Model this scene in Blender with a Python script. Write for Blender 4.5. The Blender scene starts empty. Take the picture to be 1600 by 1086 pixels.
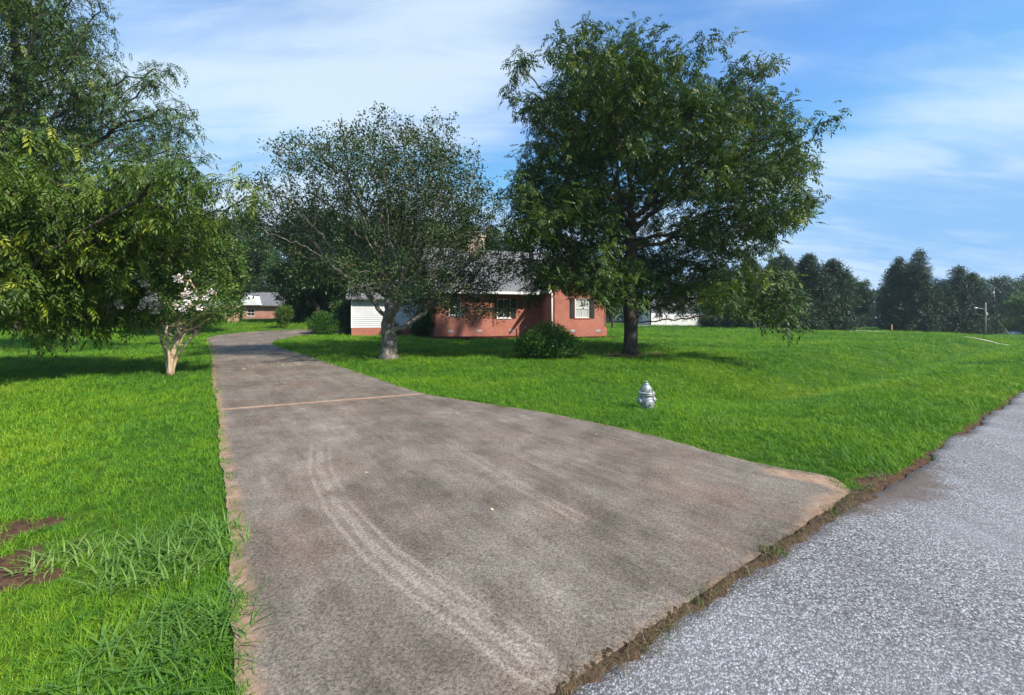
import bpy, bmesh, math, random
import numpy as np
from mathutils import Vector, Matrix

# ------------------------------------------------------------------ scene, camera, light
sc = bpy.context.scene
COL = sc.collection
R = math.radians
random.seed(7)

cam_data = bpy.data.cameras.new('camera')
cam = bpy.data.objects.new('camera', cam_data)
COL.objects.link(cam)
cam.location = (0, 0, 1.7)
cam.rotation_euler = (R(90), 0, 0)
cam_data.sensor_width = 36
cam_data.lens = 14.625
cam_data.shift_y = -0.02875
cam_data.clip_start = 0.05
cam_data.clip_end = 3000
sc.camera = cam

SUN_EL = R(40)
SUN_DIR = Vector((0.80 * math.cos(SUN_EL), -0.60 * math.cos(SUN_EL), math.sin(SUN_EL)))   # towards the sun
world = bpy.data.worlds.new('World')
sc.world = world
world.use_nodes = True
wn, wl = world.node_tree.nodes, world.node_tree.links
wn.clear()
w_out = wn.new('ShaderNodeOutputWorld')
sky = wn.new('ShaderNodeTexSky')
sky.sky_type = 'NISHITA'
sky.sun_disc = False
sky.sun_elevation = SUN_EL
sky.sun_rotation = math.atan2(SUN_DIR.x, SUN_DIR.y)
sky.altitude = 200
sky.air_density = 1.0
sky.dust_density = 0.0
sky.ozone_density = 2.5
hs = wn.new('ShaderNodeHueSaturation')
hs.inputs['Saturation'].default_value = 1.3
hs.inputs['Value'].default_value = 1.1
bg_sky = wn.new('ShaderNodeBackground'); bg_sky.inputs['Strength'].default_value = 0.12
bg_cl = wn.new('ShaderNodeBackground'); bg_cl.inputs['Color'].default_value = (0.74, 0.88, 1.0, 1)
bg_cl.inputs['Strength'].default_value = 0.60
mixw = wn.new('ShaderNodeMixShader')
tc = wn.new('ShaderNodeTexCoord')
sep = wn.new('ShaderNodeSeparateXYZ')
def wmath(op, a, b=None):
    n = wn.new('ShaderNodeMath'); n.operation = op
    for i, v in enumerate((a, b)):
        if v is None: continue
        if isinstance(v, (int, float)): n.inputs[i].default_value = v
        else: wl.new(v, n.inputs[i])
    return n.outputs[0]
wl.new(tc.outputs['Generated'], sep.inputs[0])
den = wmath('ADD', wmath('MAXIMUM', sep.outputs[2], 0.0), 0.22)
comb = wn.new('ShaderNodeCombineXYZ')
wl.new(wmath('DIVIDE', sep.outputs[0], den), comb.inputs[0])
wl.new(wmath('DIVIDE', sep.outputs[1], den), comb.inputs[1])
def cloud(scale, rot, sx, sy, detail, off, distort=0.0):
    mp = wn.new('ShaderNodeMapping')
    mp.inputs['Rotation'].default_value = (0, 0, R(rot))
    mp.inputs['Scale'].default_value = (sx, sy, 1)
    mp.inputs['Location'].default_value = off
    wl.new(comb.outputs[0], mp.inputs[0])
    nz = wn.new('ShaderNodeTexNoise')
    nz.inputs['Scale'].default_value = scale
    nz.inputs['Detail'].default_value = detail
    nz.inputs['Roughness'].default_value = 0.55
    nz.inputs['Distortion'].default_value = distort
    wl.new(mp.outputs[0], nz.inputs['Vector'])
    return nz.outputs[0]
c1 = cloud(1.0, -24, 0.55, 1.5, 8, (16.9, 8.3, 0), 0.5)
c2 = cloud(0.55, 10, 1.0, 1.3, 2, (18.7, 24.4, 0))
c3 = cloud(4.5, -30, 0.5, 1.8, 6, (1.0, 5.0, 0), 0.8)
csum = wmath('ADD', wmath('ADD', wmath('MULTIPLY', c1, 0.75), wmath('MULTIPLY', c2, 1.0)), wmath('MULTIPLY', c3, 0.30))
cr = wn.new('ShaderNodeMapRange')
cr.interpolation_type = 'SMOOTHSTEP'
cr.inputs['From Min'].default_value = 0.87
cr.inputs['From Max'].default_value = 1.22
cr.inputs['To Min'].default_value = 0.14
cr.inputs['To Max'].default_value = 0.85
wl.new(csum, cr.inputs['Value'])
wl.new(sky.outputs[0], hs.inputs['Color'])
tintw = wn.new('ShaderNodeMix'); tintw.data_type = 'RGBA'; tintw.blend_type = 'MULTIPLY'
tintw.inputs[0].default_value = 1.0; tintw.inputs[7].default_value = (0.86, 1.06, 1.14, 1)
wl.new(hs.outputs[0], tintw.inputs[6])
capw = wn.new('ShaderNodeMix'); capw.data_type = 'RGBA'; capw.blend_type = 'DARKEN'
capw.inputs[0].default_value = 1.0; capw.inputs[7].default_value = (1.0, 2.4, 4.4, 1)   # sky brightness capped by colour, so the horizon stays blue instead of white
wl.new(tintw.outputs[2], capw.inputs[6])
wl.new(capw.outputs[2], bg_sky.inputs['Color'])
wl.new(cr.outputs[0], mixw.inputs[0])
wl.new(bg_sky.outputs[0], mixw.inputs[1])
wl.new(bg_cl.outputs[0], mixw.inputs[2])
wl.new(mixw.outputs[0], w_out.inputs['Surface'])

sun_data = bpy.data.lights.new('sun', 'SUN')
sun_data.energy = 4.0
sun_data.angle = R(1.2)
sun_data.color = (1.0, 0.93, 0.82)
sun = bpy.data.objects.new('sun', sun_data)
COL.objects.link(sun)
sun.location = (30, -30, 40)
sun.rotation_euler = SUN_DIR.to_track_quat('Z', 'Y').to_euler()

vs = sc.view_settings
vs.view_transform = 'Standard'
vs.look = 'None'
vs.exposure = 0.85
vs.gamma = 1.0
vs.use_curve_mapping = False
sc.cycles.use_denoising = True
sc.cycles.max_bounces = 5
sc.cycles.volume_bounces = 0
sc.cycles.transparent_max_bounces = 4
sc.cycles.diffuse_bounces = 2
sc.cycles.transmission_bounces = 3

# ------------------------------------------------------------------ helpers
def tag(o, label=None, cat=None, group=None, kind=None):
    if label: o['label'] = label
    if cat: o['category'] = cat
    if group: o['group'] = group
    if kind: o['kind'] = kind
    return o

def link(name, mesh, material=None, parent=None, loc=None):
    o = bpy.data.objects.new(name, mesh)
    COL.objects.link(o)
    if material is not None and len(mesh.materials) == 0:
        mesh.materials.append(material)
    if parent is not None: o.parent = parent
    if loc is not None: o.location = loc
    return o

def thing(name, label, cat, loc=(0, 0, 0), rotz=0.0, group=None):
    o = bpy.data.objects.new(name, None)
    o.empty_display_size = 0.3
    COL.objects.link(o)
    o.location = loc
    o.rotation_euler = (0, 0, rotz)
    return tag(o, label, cat, group)

def dup(root, loc, rotz=0.0, scale=None, label=None, cat=None):
    r = root.copy(); COL.objects.link(r)
    r.location = loc; r.rotation_euler = (0, 0, rotz)
    if scale is not None: r.scale = scale if hasattr(scale, '__len__') else (scale,) * 3
    if label: r['label'] = label
    if cat: r['category'] = cat
    for ch in [c for c in root.children]:
        c = ch.copy(); COL.objects.link(c); c.parent = r
        for g in [g for g in ch.children]:
            d = g.copy(); COL.objects.link(d); d.parent = c
    return r

class MB:
    """collects shapes; build() links them as ONE mesh object"""
    def __init__(s): s.v = []; s.f = []; s.sm = []
    def add(s, vs_, fs_, smooth=False):
        n = len(s.v)
        s.v += [tuple(p) for p in vs_]
        s.f += [tuple(i + n for i in f) for f in fs_]
        s.sm += [smooth] * len(fs_)
        return s
    def box(s, x0, x1, y0, y1, z0, z1):
        return s.add([(x0, y0, z0), (x1, y0, z0), (x1, y1, z0), (x0, y1, z0), (x0, y0, z1), (x1, y0, z1), (x1, y1, z1), (x0, y1, z1)],
                     [(0, 3, 2, 1), (4, 5, 6, 7), (0, 1, 5, 4), (1, 2, 6, 5), (2, 3, 7, 6), (3, 0, 4, 7)])
    def lathe(s, prof, n=24, M=None, cap=True):
        vs_ = []; fs_ = []
        for (r, z) in prof:
            for k in range(n):
                a = 2 * math.pi * k / n
                vs_.append((r * math.cos(a), r * math.sin(a), z))
        for i in range(len(prof) - 1):
            for k in range(n):
                k2 = (k + 1) % n
                fs_.append((i * n + k, i * n + k2, (i + 1) * n + k2, (i + 1) * n + k))
        if cap:
            fs_.append(tuple(range(n - 1, -1, -1)))
            fs_.append(tuple((len(prof) - 1) * n + k for k in range(n)))
        if M is not None: vs_ = [tuple(M @ Vector(p)) for p in vs_]
        return s.add(vs_, fs_, True)
    def tube(s, pts, rads, n=8, cap=True):
        pts = [Vector(p) for p in pts]
        vs_ = []; fs_ = []
        up = Vector((0.3, 0.9, 0.2))
        for i, p in enumerate(pts):
            d = (pts[min(i + 1, len(pts) - 1)] - pts[max(i - 1, 0)])
            if d.length < 1e-9: d = Vector((0, 0, 1))
            d.normalize()
            a = d.cross(up)
            if a.length < 1e-4: a = d.cross(Vector((1, 0, 0)))
            a.normalize(); b = d.cross(a)
            for k in range(n):
                t = 2 * math.pi * k / n
                vs_.append(tuple(p + (a * math.cos(t) + b * math.sin(t)) * rads[i]))
        for i in range(len(pts) - 1):
            for k in range(n):
                k2 = (k + 1) % n
                fs_.append((i * n + k, (i + 1) * n + k, (i + 1) * n + k2, i * n + k2))
        if cap:
            fs_.append(tuple(range(n)))
            fs_.append(tuple((len(pts) - 1) * n + k for k in range(n - 1, -1, -1)))
        return s.add(vs_, fs_, True)
    def mesh(s, name):
        m = bpy.data.meshes.new(name)
        m.from_pydata(s.v, [], s.f)
        m.polygons.foreach_set('use_smooth', s.sm)
        m.update()
        return m
    def build(s, name, material, parent=None, loc=None):
        return link(name, s.mesh(name), material, parent, loc)

def quad_mesh(name, verts, quads, smooth=False, attrs=None):
    m = bpy.data.meshes.new(name)
    nv, nf = len(verts), len(quads)
    m.vertices.add(nv)
    m.vertices.foreach_set('co', np.ascontiguousarray(verts, np.float32).ravel())
    m.loops.add(nf * 4)
    m.loops.foreach_set('vertex_index', np.ascontiguousarray(quads, np.int32).ravel())
    m.polygons.add(nf)
    m.polygons.foreach_set('loop_start', np.arange(nf, dtype=np.int32) * 4)
    m.polygons.foreach_set('use_smooth', np.full(nf, smooth, bool))
    for k, a in (attrs or {}).items():
        at = m.attributes.new(k, 'FLOAT', 'POINT')
        at.data.foreach_set('value', np.ascontiguousarray(a, np.float32))
    m.update(calc_edges=True)
    m.validate()
    return m

# ------------------------------------------------------------------ materials
class Nodes:
    def __init__(s, name):
        s.m = bpy.data.materials.new(name)
        s.m.use_nodes = True
        s.n = s.m.node_tree.nodes; s.l = s.m.node_tree.links
        s.p = s.n['Principled BSDF']; s.out = s.n['Material Output']
    def set(s, node, key, v):
        if isinstance(v, bpy.types.NodeSocket): s.l.new(v, node.inputs[key])
        else:
            if isinstance(v, tuple) and len(v) == 3 and node.inputs[key].type == 'RGBA': v = v + (1,)
            node.inputs[key].default_value = v
    def new(s, t, **kw):
        n = s.n.new(t)
        for k, v in kw.items(): setattr(n, k, v)
        return n
    def math(s, op, a, b=0.0, c=None, clamp=False):
        n = s.new('ShaderNodeMath', operation=op, use_clamp=clamp)
        s.set(n, 0, a); s.set(n, 1, b)
        if c is not None: s.set(n, 2, c)
        return n.outputs[0]
    def mix(s, f, a, b, mode='MIX'):
        n = s.new('ShaderNodeMix', data_type='RGBA', blend_type=mode)
        s.set(n, 0, f); s.set(n, 6, a); s.set(n, 7, b)
        return n.outputs[2]
    def noise(s, scale, detail=4, rough=0.55, vec=None, distort=0.0):
        n = s.new('ShaderNodeTexNoise')
        s.set(n, 'Scale', scale); s.set(n, 'Detail', detail); s.set(n, 'Roughness', rough); s.set(n, 'Distortion', distort)
        if vec is not None: s.l.new(vec, n.inputs['Vector'])
        return n.outputs[0]
    def pos(s): return s.new('ShaderNodeNewGeometry').outputs['Position']
    def obj(s): return s.new('ShaderNodeTexCoord').outputs['Object']
    def mapping(s, vec, scale=(1, 1, 1), rot=(0, 0, 0)):
        n = s.new('ShaderNodeMapping'); s.l.new(vec, n.inputs[0])
        n.inputs['Scale'].default_value = scale; n.inputs['Rotation'].default_value = rot
        return n.outputs[0]
    def range(s, v, a, b, c=0.0, d=1.0, smooth=True):
        n = s.new('ShaderNodeMapRange')
        if smooth: n.interpolation_type = 'SMOOTHSTEP'
        s.set(n, 'Value', v); s.set(n, 'From Min', a); s.set(n, 'From Max', b); s.set(n, 'To Min', c); s.set(n, 'To Max', d)
        return n.outputs[0]
    def attr(s, name):
        return s.new('ShaderNodeAttribute', attribute_name=name).outputs['Fac']
    def ramp(s, f, stops):
        n = s.new('ShaderNodeValToRGB')
        while len(n.color_ramp.elements) < len(stops): n.color_ramp.elements.new(0.5)
        for e, (p, c) in zip(n.color_ramp.elements, stops):
            e.position = p; e.color = tuple(c) + (1,)
        s.l.new(f, n.inputs[0])
        return n.outputs[0]
    def bump(s, h, strength, dist):
        n = s.new('ShaderNodeBump'); s.set(n, 'Strength', strength); s.set(n, 'Distance', dist); s.l.new(h, n.inputs['Height'])
        s.l.new(n.outputs[0], s.p.inputs['Normal'])
        return n.outputs[0]
    def base(s, c, rough=0.7, spec=0.3, metal=0.0):
        s.set(s.p, 'Base Color', c); s.set(s.p, 'Roughness', rough)
        s.p.inputs['Specular IOR Level'].default_value = spec
        s.set(s.p, 'Metallic', metal)
        return s.m

def plain(name, c, rough=0.6, var=0.12, scale=6.0, spec=0.3, metal=0.0):
    N = Nodes(name)
    f = N.range(N.noise(scale, 5, 0.6, N.obj()), 0.3, 0.7)
    lo = tuple(x * (1 - var) for x in c); hi = tuple(min(1, x * (1 + var)) for x in c)
    return N.base(N.mix(f, lo, hi), rough, spec, metal)

def leaf_mat(name, stops, trans=0.24, tcol=(1.25, 1.2, 0.6), rough=0.45):
    N = Nodes(name)
    col = N.ramp(N.attr('tint'), stops)
    N.base(col, rough, 0.35)
    tr = N.new('ShaderNodeBsdfTranslucent')
    N.l.new(N.mix(1.0, col, tcol, 'MULTIPLY'), tr.inputs[0])
    mx = N.new('ShaderNodeMixShader'); mx.inputs[0].default_value = trans
    N.l.new(N.p.outputs[0], mx.inputs[1]); N.l.new(tr.outputs[0], mx.inputs[2])
    N.l.new(mx.outputs[0], N.out.inputs['Surface'])
    return N.m

def bark_mat(name, a, b, scale=5.0, blot=None):
    N = Nodes(name)
    v = N.mapping(N.obj(), (1, 1, 0.25))
    n1 = N.noise(scale * 3, 6, 0.65, v)
    c = N.mix(N.range(n1, 0.35, 0.65), a, b)
    if blot:
        c = N.mix(N.range(N.noise(scale * 0.9, 4, 0.6, N.obj()), 0.52, 0.62), c, blot)
    N.bump(n1, 0.6, 0.03)
    return N.base(c, 0.9, 0.15)

M = {}
M['pecan_leaf'] = leaf_mat('pecan_leaf', [(0.0, (0.026, 0.062, 0.018)), (0.5, (0.055, 0.105, 0.022)), (0.84, (0.105, 0.165, 0.024)), (1.0, (0.19, 0.23, 0.035))])
M['near_leaf'] = leaf_mat('near_pecan_leaf', [(0.0, (0.036, 0.078, 0.014)), (0.5, (0.080, 0.140, 0.016)), (0.85, (0.145, 0.205, 0.020)), (1.0, (0.27, 0.31, 0.03))])
M['cherry_leaf'] = leaf_mat('cherry_leaf', [(0.0, (0.022, 0.052, 0.016)), (0.6, (0.048, 0.092, 0.022)), (0.9, (0.095, 0.115, 0.028)), (1.0, (0.14, 0.09, 0.035))], 0.18, rough=0.6)
M['crape_leaf'] = leaf_mat('crape_leaf', [(0.0, (0.030, 0.090, 0.022)), (0.6, (0.065, 0.150, 0.025)), (1.0, (0.16, 0.23, 0.03))])
M['woods_leaf'] = leaf_mat('woods_leaf', [(0.0, (0.022, 0.055, 0.016)), (0.6, (0.045, 0.095, 0.022)), (1.0, (0.09, 0.15, 0.03))], 0.2)
M['bright_leaf'] = leaf_mat('bright_leaf', [(0.0, (0.045, 0.10, 0.018)), (0.6, (0.09, 0.16, 0.022)), (1.0, (0.16, 0.23, 0.03))], 0.25)
M['cedar_leaf'] = leaf_mat('cedar_leaf', [(0.0, (0.016, 0.040, 0.016)), (0.7, (0.030, 0.066, 0.022)), (1.0, (0.055, 0.085, 0.026))], 0.08)
M['holly_leaf'] = leaf_mat('holly_leaf', [(0.0, (0.016, 0.045, 0.014)), (0.7, (0.032, 0.075, 0.020)), (1.0, (0.06, 0.12, 0.025))], 0.08)
M['bush_leaf'] = leaf_mat('bush_leaf', [(0.0, (0.028, 0.085, 0.014)), (0.6, (0.055, 0.140, 0.018)), (1.0, (0.11, 0.22, 0.02))], 0.25)
M['shoot_leaf'] = leaf_mat('shoot_leaf', [(0.0, (0.22, 0.32, 0.03)), (1.0, (0.36, 0.46, 0.04))], 0.35)
M['bark'] = bark_mat('pecan_bark', (0.045, 0.036, 0.030), (0.105, 0.088, 0.072))
M['cherry_bark'] = bark_mat('cherry_bark', (0.085, 0.075, 0.065), (0.21, 0.19, 0.165), 5, (0.30, 0.29, 0.25))
M['crape_bark'] = bark_mat('crape_bark', (0.40, 0.30, 0.19), (0.58, 0.47, 0.32), 5, (0.24, 0.15, 0.09))
M['dark_bark'] = bark_mat('dark_bark', (0.035, 0.028, 0.022), (0.08, 0.065, 0.05))
M['petal'] = plain('crape_petal', (0.82, 0.72, 0.72), 0.6, 0.15, 20)

def brick_mat(name, a, b, mortar):
    N = Nodes(name)
    sp = N.new('ShaderNodeSeparateXYZ'); N.l.new(N.obj(), sp.inputs[0])
    cb = N.new('ShaderNodeCombineXYZ')
    N.l.new(N.math('ADD', sp.outputs[0], sp.outputs[1]), cb.inputs[0]); N.l.new(sp.outputs[2], cb.inputs[1])
    bt = N.new('ShaderNodeTexBrick')
    N.l.new(cb.outputs[0], bt.inputs['Vector'])
    N.set(bt, 'Color1', a); N.set(bt, 'Color2', b); N.set(bt, 'Mortar', mortar)
    N.set(bt, 'Scale', 1.0); N.set(bt, 'Mortar Size', 0.006); N.set(bt, 'Brick Width', 0.21); N.set(bt, 'Row Height', 0.075)
    wear = N.range(N.noise(0.9, 5, 0.6, N.obj()), 0.3, 0.75)
    c = N.mix(wear, bt.outputs[0], N.mix(0.5, bt.outputs[0], (0.22, 0.075, 0.05)))
    N.bump(bt.outputs['Fac'], 0.4, -0.006)
    return N.base(c, 0.85, 0.2)
M['brick'] = brick_mat('red_brick', (0.46, 0.155, 0.100), (0.37, 0.115, 0.078), (0.42, 0.30, 0.24))
M['pink_brick'] = brick_mat('pink_brick', (0.58, 0.27, 0.21), (0.50, 0.21, 0.165), (0.5, 0.4, 0.34))
M['tan_brick'] = brick_mat('tan_brick', (0.52, 0.36, 0.20), (0.44, 0.30, 0.17), (0.5, 0.42, 0.32))
M['pale_brick'] = brick_mat('chimney_brick', (0.60, 0.50, 0.38), (0.50, 0.40, 0.30), (0.55, 0.5, 0.42))
M['white_paint'] = plain('white_paint', (0.78, 0.78, 0.76), 0.5, 0.06, 2)
M['siding'] = plain('white_siding', (0.60, 0.61, 0.62), 0.5, 0.07, 1.2)
M['shutter'] = plain('dark_shutter', (0.025, 0.03, 0.028), 0.5, 0.2, 4)
M['shingle'] = None
N = Nodes('asphalt_shingle')
n1 = N.noise(2.0, 6, 0.7, N.obj()); n2 = N.noise(30, 3, 0.6, N.obj())
N.bump(n2, 0.5, 0.02)
M['shingle'] = N.base(N.mix(N.range(N.math('ADD', N.math('MULTIPLY', n1, 0.6), N.math('MULTIPLY', n2, 0.5)), 0.35, 0.75), (0.10, 0.10, 0.105), (0.22, 0.22, 0.225)), 0.9, 0.2)
N = Nodes('window_glass')
N.base((0.02, 0.025, 0.03), 0.06, 0.7)
M['glass'] = N.m
M['curtain'] = plain('curtain', (0.62, 0.62, 0.58), 0.8, 0.1, 5)
M['mulch'] = None
N = Nodes('mulch')
n1 = N.noise(22, 6, 0.7, N.pos())
N.bump(n1, 1.0, 0.06)
M['mulch'] = N.base(N.mix(N.range(n1, 0.35, 0.65), (0.035, 0.010, 0.008), (0.11, 0.030, 0.022)), 0.95, 0.1)
M['silver'] = None
N = Nodes('silver_hydrant_paint')
n1 = N.noise(9, 6, 0.65, N.obj())
c = N.mix(N.range(n1, 0.3, 0.62), (0.22, 0.235, 0.23), (0.40, 0.42, 0.42))
c = N.mix(N.range(N.noise(26, 4, 0.6, N.obj()), 0.66, 0.74), c, (0.14, 0.10, 0.07))
N.bump(N.noise(60, 3, 0.5, N.obj()), 0.15, 0.003)
M['silver'] = N.base(c, 0.42, 0.5, 0.35)
M['pole_wood'] = bark_mat('creosote_pole', (0.035, 0.030, 0.026), (0.08, 0.068, 0.058), 2)
M['pale_pole'] = bark_mat('weathered_pole', (0.22, 0.19, 0.15), (0.33, 0.29, 0.24), 2)
M['grey_metal'] = plain('grey_metal', (0.45, 0.46, 0.47), 0.4, 0.1, 4, 0.5, 0.4)
M['lamp_lens'] = plain('lamp_lens', (0.75, 0.76, 0.74), 0.25, 0.04, 4)
M['car_white'] = plain('white_car_paint', (0.72, 0.73, 0.74), 0.3, 0.03, 2, 0.5)
M['car_grey'] = plain('silver_car_paint', (0.42, 0.44, 0.46), 0.3, 0.05, 2, 0.5)
M['rubber'] = plain('rubber', (0.02, 0.02, 0.02), 0.8, 0.2, 8)
M['cap_dark'] = plain('dark_cap', (0.06, 0.05, 0.045), 0.8, 0.2, 4)
M['fallen'] = plain('fallen_leaf', (0.60, 0.55, 0.28), 0.7, 0.3, 8)
M['dead_grass'] = leaf_mat('dead_grass', [(0.0, (0.10, 0.07, 0.035)), (0.6, (0.22, 0.16, 0.08)), (1.0, (0.07, 0.11, 0.02))], 0.1)

# lawn ground sheet
N = Nodes('lawn_ground')
p = N.pos()
g1 = N.range(N.noise(0.22, 4, 0.55, p), 0.35, 0.65)
g2 = N.noise(9, 5, 0.65, p)
c = N.mix(g1, (0.050, 0.130, 0.012), (0.100, 0.175, 0.012))
c = N.mix(N.range(g2, 0.35, 0.7), N.mix(0.55, c, (0.025, 0.045, 0.012)), c)
bare = N.math('ADD', N.attr('bare'), N.math('MULTIPLY', N.math('SUBTRACT', N.noise(5, 5, 0.6, p), 0.5), 0.7))
soil = N.mix(N.range(N.noise(14, 6, 0.7, p), 0.3, 0.7), (0.050, 0.028, 0.018), (0.16, 0.088, 0.055))
c = N.mix(N.range(bare, 0.38, 0.6), c, soil)
N.bump(N.noise(40, 4, 0.7, p), 0.7, 0.03)
M['lawn'] = N.base(c, 0.95, 0.1)

def grass_blade_mat(name, stops, far=True):
    N = Nodes(name)
    p = N.pos()
    patch = N.noise(0.35, 4, 0.6, p)
    fine = N.noise(3.0, 4, 0.7, p)
    rnd = N.new('ShaderNodeObjectInfo').outputs['Random']
    big_ = N.noise(0.09, 3, 0.5, N.mapping(p, (0.6, 1.4, 1.0), (0, 0, R(20))))
    f = N.math('ADD', N.math('ADD', N.math('MULTIPLY', patch, 1.0), N.math('MULTIPLY', fine, 0.6)), N.math('ADD', N.math('MULTIPLY', rnd, 0.45), N.math('MULTIPLY', big_, 1.0)))
    f = N.range(f, 1.02, 2.0, smooth=False)
    col = N.ramp(f, stops)
    N.base(col, 0.5, 0.25)
    tr = N.new('ShaderNodeBsdfTranslucent')
    N.l.new(N.mix(1.0, col, (1.1, 1.15, 0.7), 'MULTIPLY'), tr.inputs[0])
    mx = N.new('ShaderNodeMixShader'); mx.inputs[0].default_value = 0.3
    N.l.new(N.p.outputs[0], mx.inputs[1]); N.l.new(tr.outputs[0], mx.inputs[2])
    N.l.new(mx.outputs[0], N.out.inputs['Surface'])
    return N.m
M['grass'] = grass_blade_mat('lawn_grass', [(0.0, (0.042, 0.125, 0.022)), (0.35, (0.085, 0.225, 0.020)), (0.62, (0.165, 0.330, 0.018)), (0.85, (0.255, 0.385, 0.020)), (1.0, (0.36, 0.38, 0.08))])
M['coarse'] = grass_blade_mat('coarse_grass', [(0.0, (0.06, 0.16, 0.028)), (0.5, (0.15, 0.28, 0.055)), (1.0, (0.30, 0.40, 0.12))])

# concrete of the driveway
N = Nodes('driveway_concrete')
p = N.pos()
big = N.noise(0.55, 5, 0.6, p)
mid = N.noise(2.3, 6, 0.65, p, 0.6)
along = N.mapping(p, (1, 1, 1), (0, 0, R(-37)))
streak = N.noise(1.7, 7, 0.62, N.mapping(along, (2.4, 0.22, 1)), 0.3)
finest = N.noise(7.0, 6, 0.7, N.mapping(along, (2.0, 0.5, 1)))
sp = N.noise(48, 4, 0.8, p, 0.5); sp2 = N.noise(120, 3, 0.8, p)
f = N.math('ADD', N.math('ADD', N.math('MULTIPLY', big, 0.38), N.math('MULTIPLY', mid, 0.30)), N.math('ADD', N.math('MULTIPLY', streak, 0.24), N.math('MULTIPLY', finest, 0.22)))
c = N.ramp(N.range(f, 0.38, 0.78), [(0.0, (0.098, 0.085, 0.075)), (0.35, (0.168, 0.150, 0.136)), (0.7, (0.245, 0.225, 0.208)), (1.0, (0.37, 0.345, 0.32))])
c = N.mix(N.math('MULTIPLY', N.range(N.noise(0.8, 4, 0.6, N.mapping(p, (1, 1, 2))), 0.48, 0.72), 0.4), c, (0.25, 0.155, 0.125))
# worn tyre arcs: brushed lighter lines
t1 = N.attr('arc')
lines = N.range(N.math('SINE', N.math('MULTIPLY', t1, 75.0)), -0.2, 0.8)
tband = N.math('MULTIPLY', N.range(N.math('ABSOLUTE', t1), 0.10, 0.20, 1.0, 0.0), N.range(mid, 0.26, 0.5))
c = N.mix(N.math('MULTIPLY', N.math('MULTIPLY', tband, N.attr('arc_fade')), N.math('ADD', 0.16, N.math('MULTIPLY', lines, 0.34))), c, (0.40, 0.37, 0.345))
speck = N.range(N.math('ADD', N.math('MULTIPLY', sp, 0.6), N.math('MULTIPLY', sp2, 0.5)), 0.42, 0.70)
c = N.mix(0.75, c, N.mix(speck, (0.10, 0.09, 0.08), (0.80, 0.77, 0.73)), 'OVERLAY')
# clay washed over the borders
wob = N.math('MULTIPLY', N.math('SUBTRACT', N.noise(3.2, 5, 0.6, p), 0.5), 0.34)
dl = N.math('ADD', N.attr('d_left'), wob)
dr = N.math('ADD', N.attr('d_right'), N.math('MULTIPLY', wob, 0.7))
dc = N.math('ADD', N.attr('d_corner'), N.math('MULTIPLY', wob, 0.9))
de = N.math('ADD', N.attr('d_end'), N.math('MULTIPLY', wob, 0.30))
clay = N.math('MAXIMUM', N.range(dl, 0.03, 0.15, 1.0, 0.0), N.math('MULTIPLY', N.range(dr, -0.04, 0.08, 1.0, 0.0), 0.6))
clay = N.math('MAXIMUM', clay, N.range(dc, 0.05, 0.22, 1.0, 0.0))
clay = N.math('MAXIMUM', clay, N.math('MULTIPLY', N.range(de, 0.02, 0.13, 1.0, 0.0), 0.8))
claycol = N.mix(N.range(N.noise(11, 5, 0.7, p), 0.3, 0.7), (0.27, 0.155, 0.095), (0.46, 0.31, 0.215))
c = N.mix(1.0, c, (1.04, 1.0, 0.92), 'MULTIPLY')
c = N.mix(N.math('MULTIPLY', clay, 0.8), c, claycol)
cb = N.bump(N.math('ADD', sp, N.math('MULTIPLY', sp2, 0.6)), 0.55, 0.006)
M['concrete'] = N.base(c, 0.88, 0.25)

# chip seal road
N = Nodes('chip_seal_road')
p = N.pos()
wp = N.new('ShaderNodeVectorMath', operation='ADD'); N.l.new(p, wp.inputs[0])
wn_ = N.new('ShaderNodeTexNoise'); N.set(wn_, 'Scale', 90.0); N.l.new(p, wn_.inputs['Vector'])
wsc = N.new('ShaderNodeVectorMath', operation='SCALE'); N.l.new(wn_.outputs['Color'], wsc.inputs[0]); wsc.inputs['Scale'].default_value = 0.016
N.l.new(wsc.outputs[0], wp.inputs[1])
vo = N.new('ShaderNodeTexVoronoi'); N.l.new(wp.outputs[0], vo.inputs['Vector']); N.set(vo, 'Scale', 78.0)
sepc = N.new('ShaderNodeSeparateColor'); N.l.new(vo.outputs['Color'], sepc.inputs[0])
chip = N.ramp(sepc.outputs[0], [(0.0, (0.12, 0.118, 0.12)), (0.4, (0.25, 0.248, 0.255)), (0.75, (0.40, 0.395, 0.40)), (1.0, (0.60, 0.59, 0.60))])
edge = N.range(vo.outputs['Distance'], 0.42, 0.78, 1.0, 0.0)
c = N.mix(edge, (0.06, 0.057, 0.057), chip)
lo = N.noise(0.5, 5, 0.6, p)
c = N.mix(N.range(lo, 0.35, 0.7, 0.0, 0.45), c, (0.33, 0.33, 0.34))
wheel = N.noise(0.9, 5, 0.6, N.mapping(p, (1.6, 0.2, 1), (0, 0, R(56))))
c = N.mix(N.range(wheel, 0.4, 0.7, 0.0, 0.35), c, (0.13, 0.128, 0.13))
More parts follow.
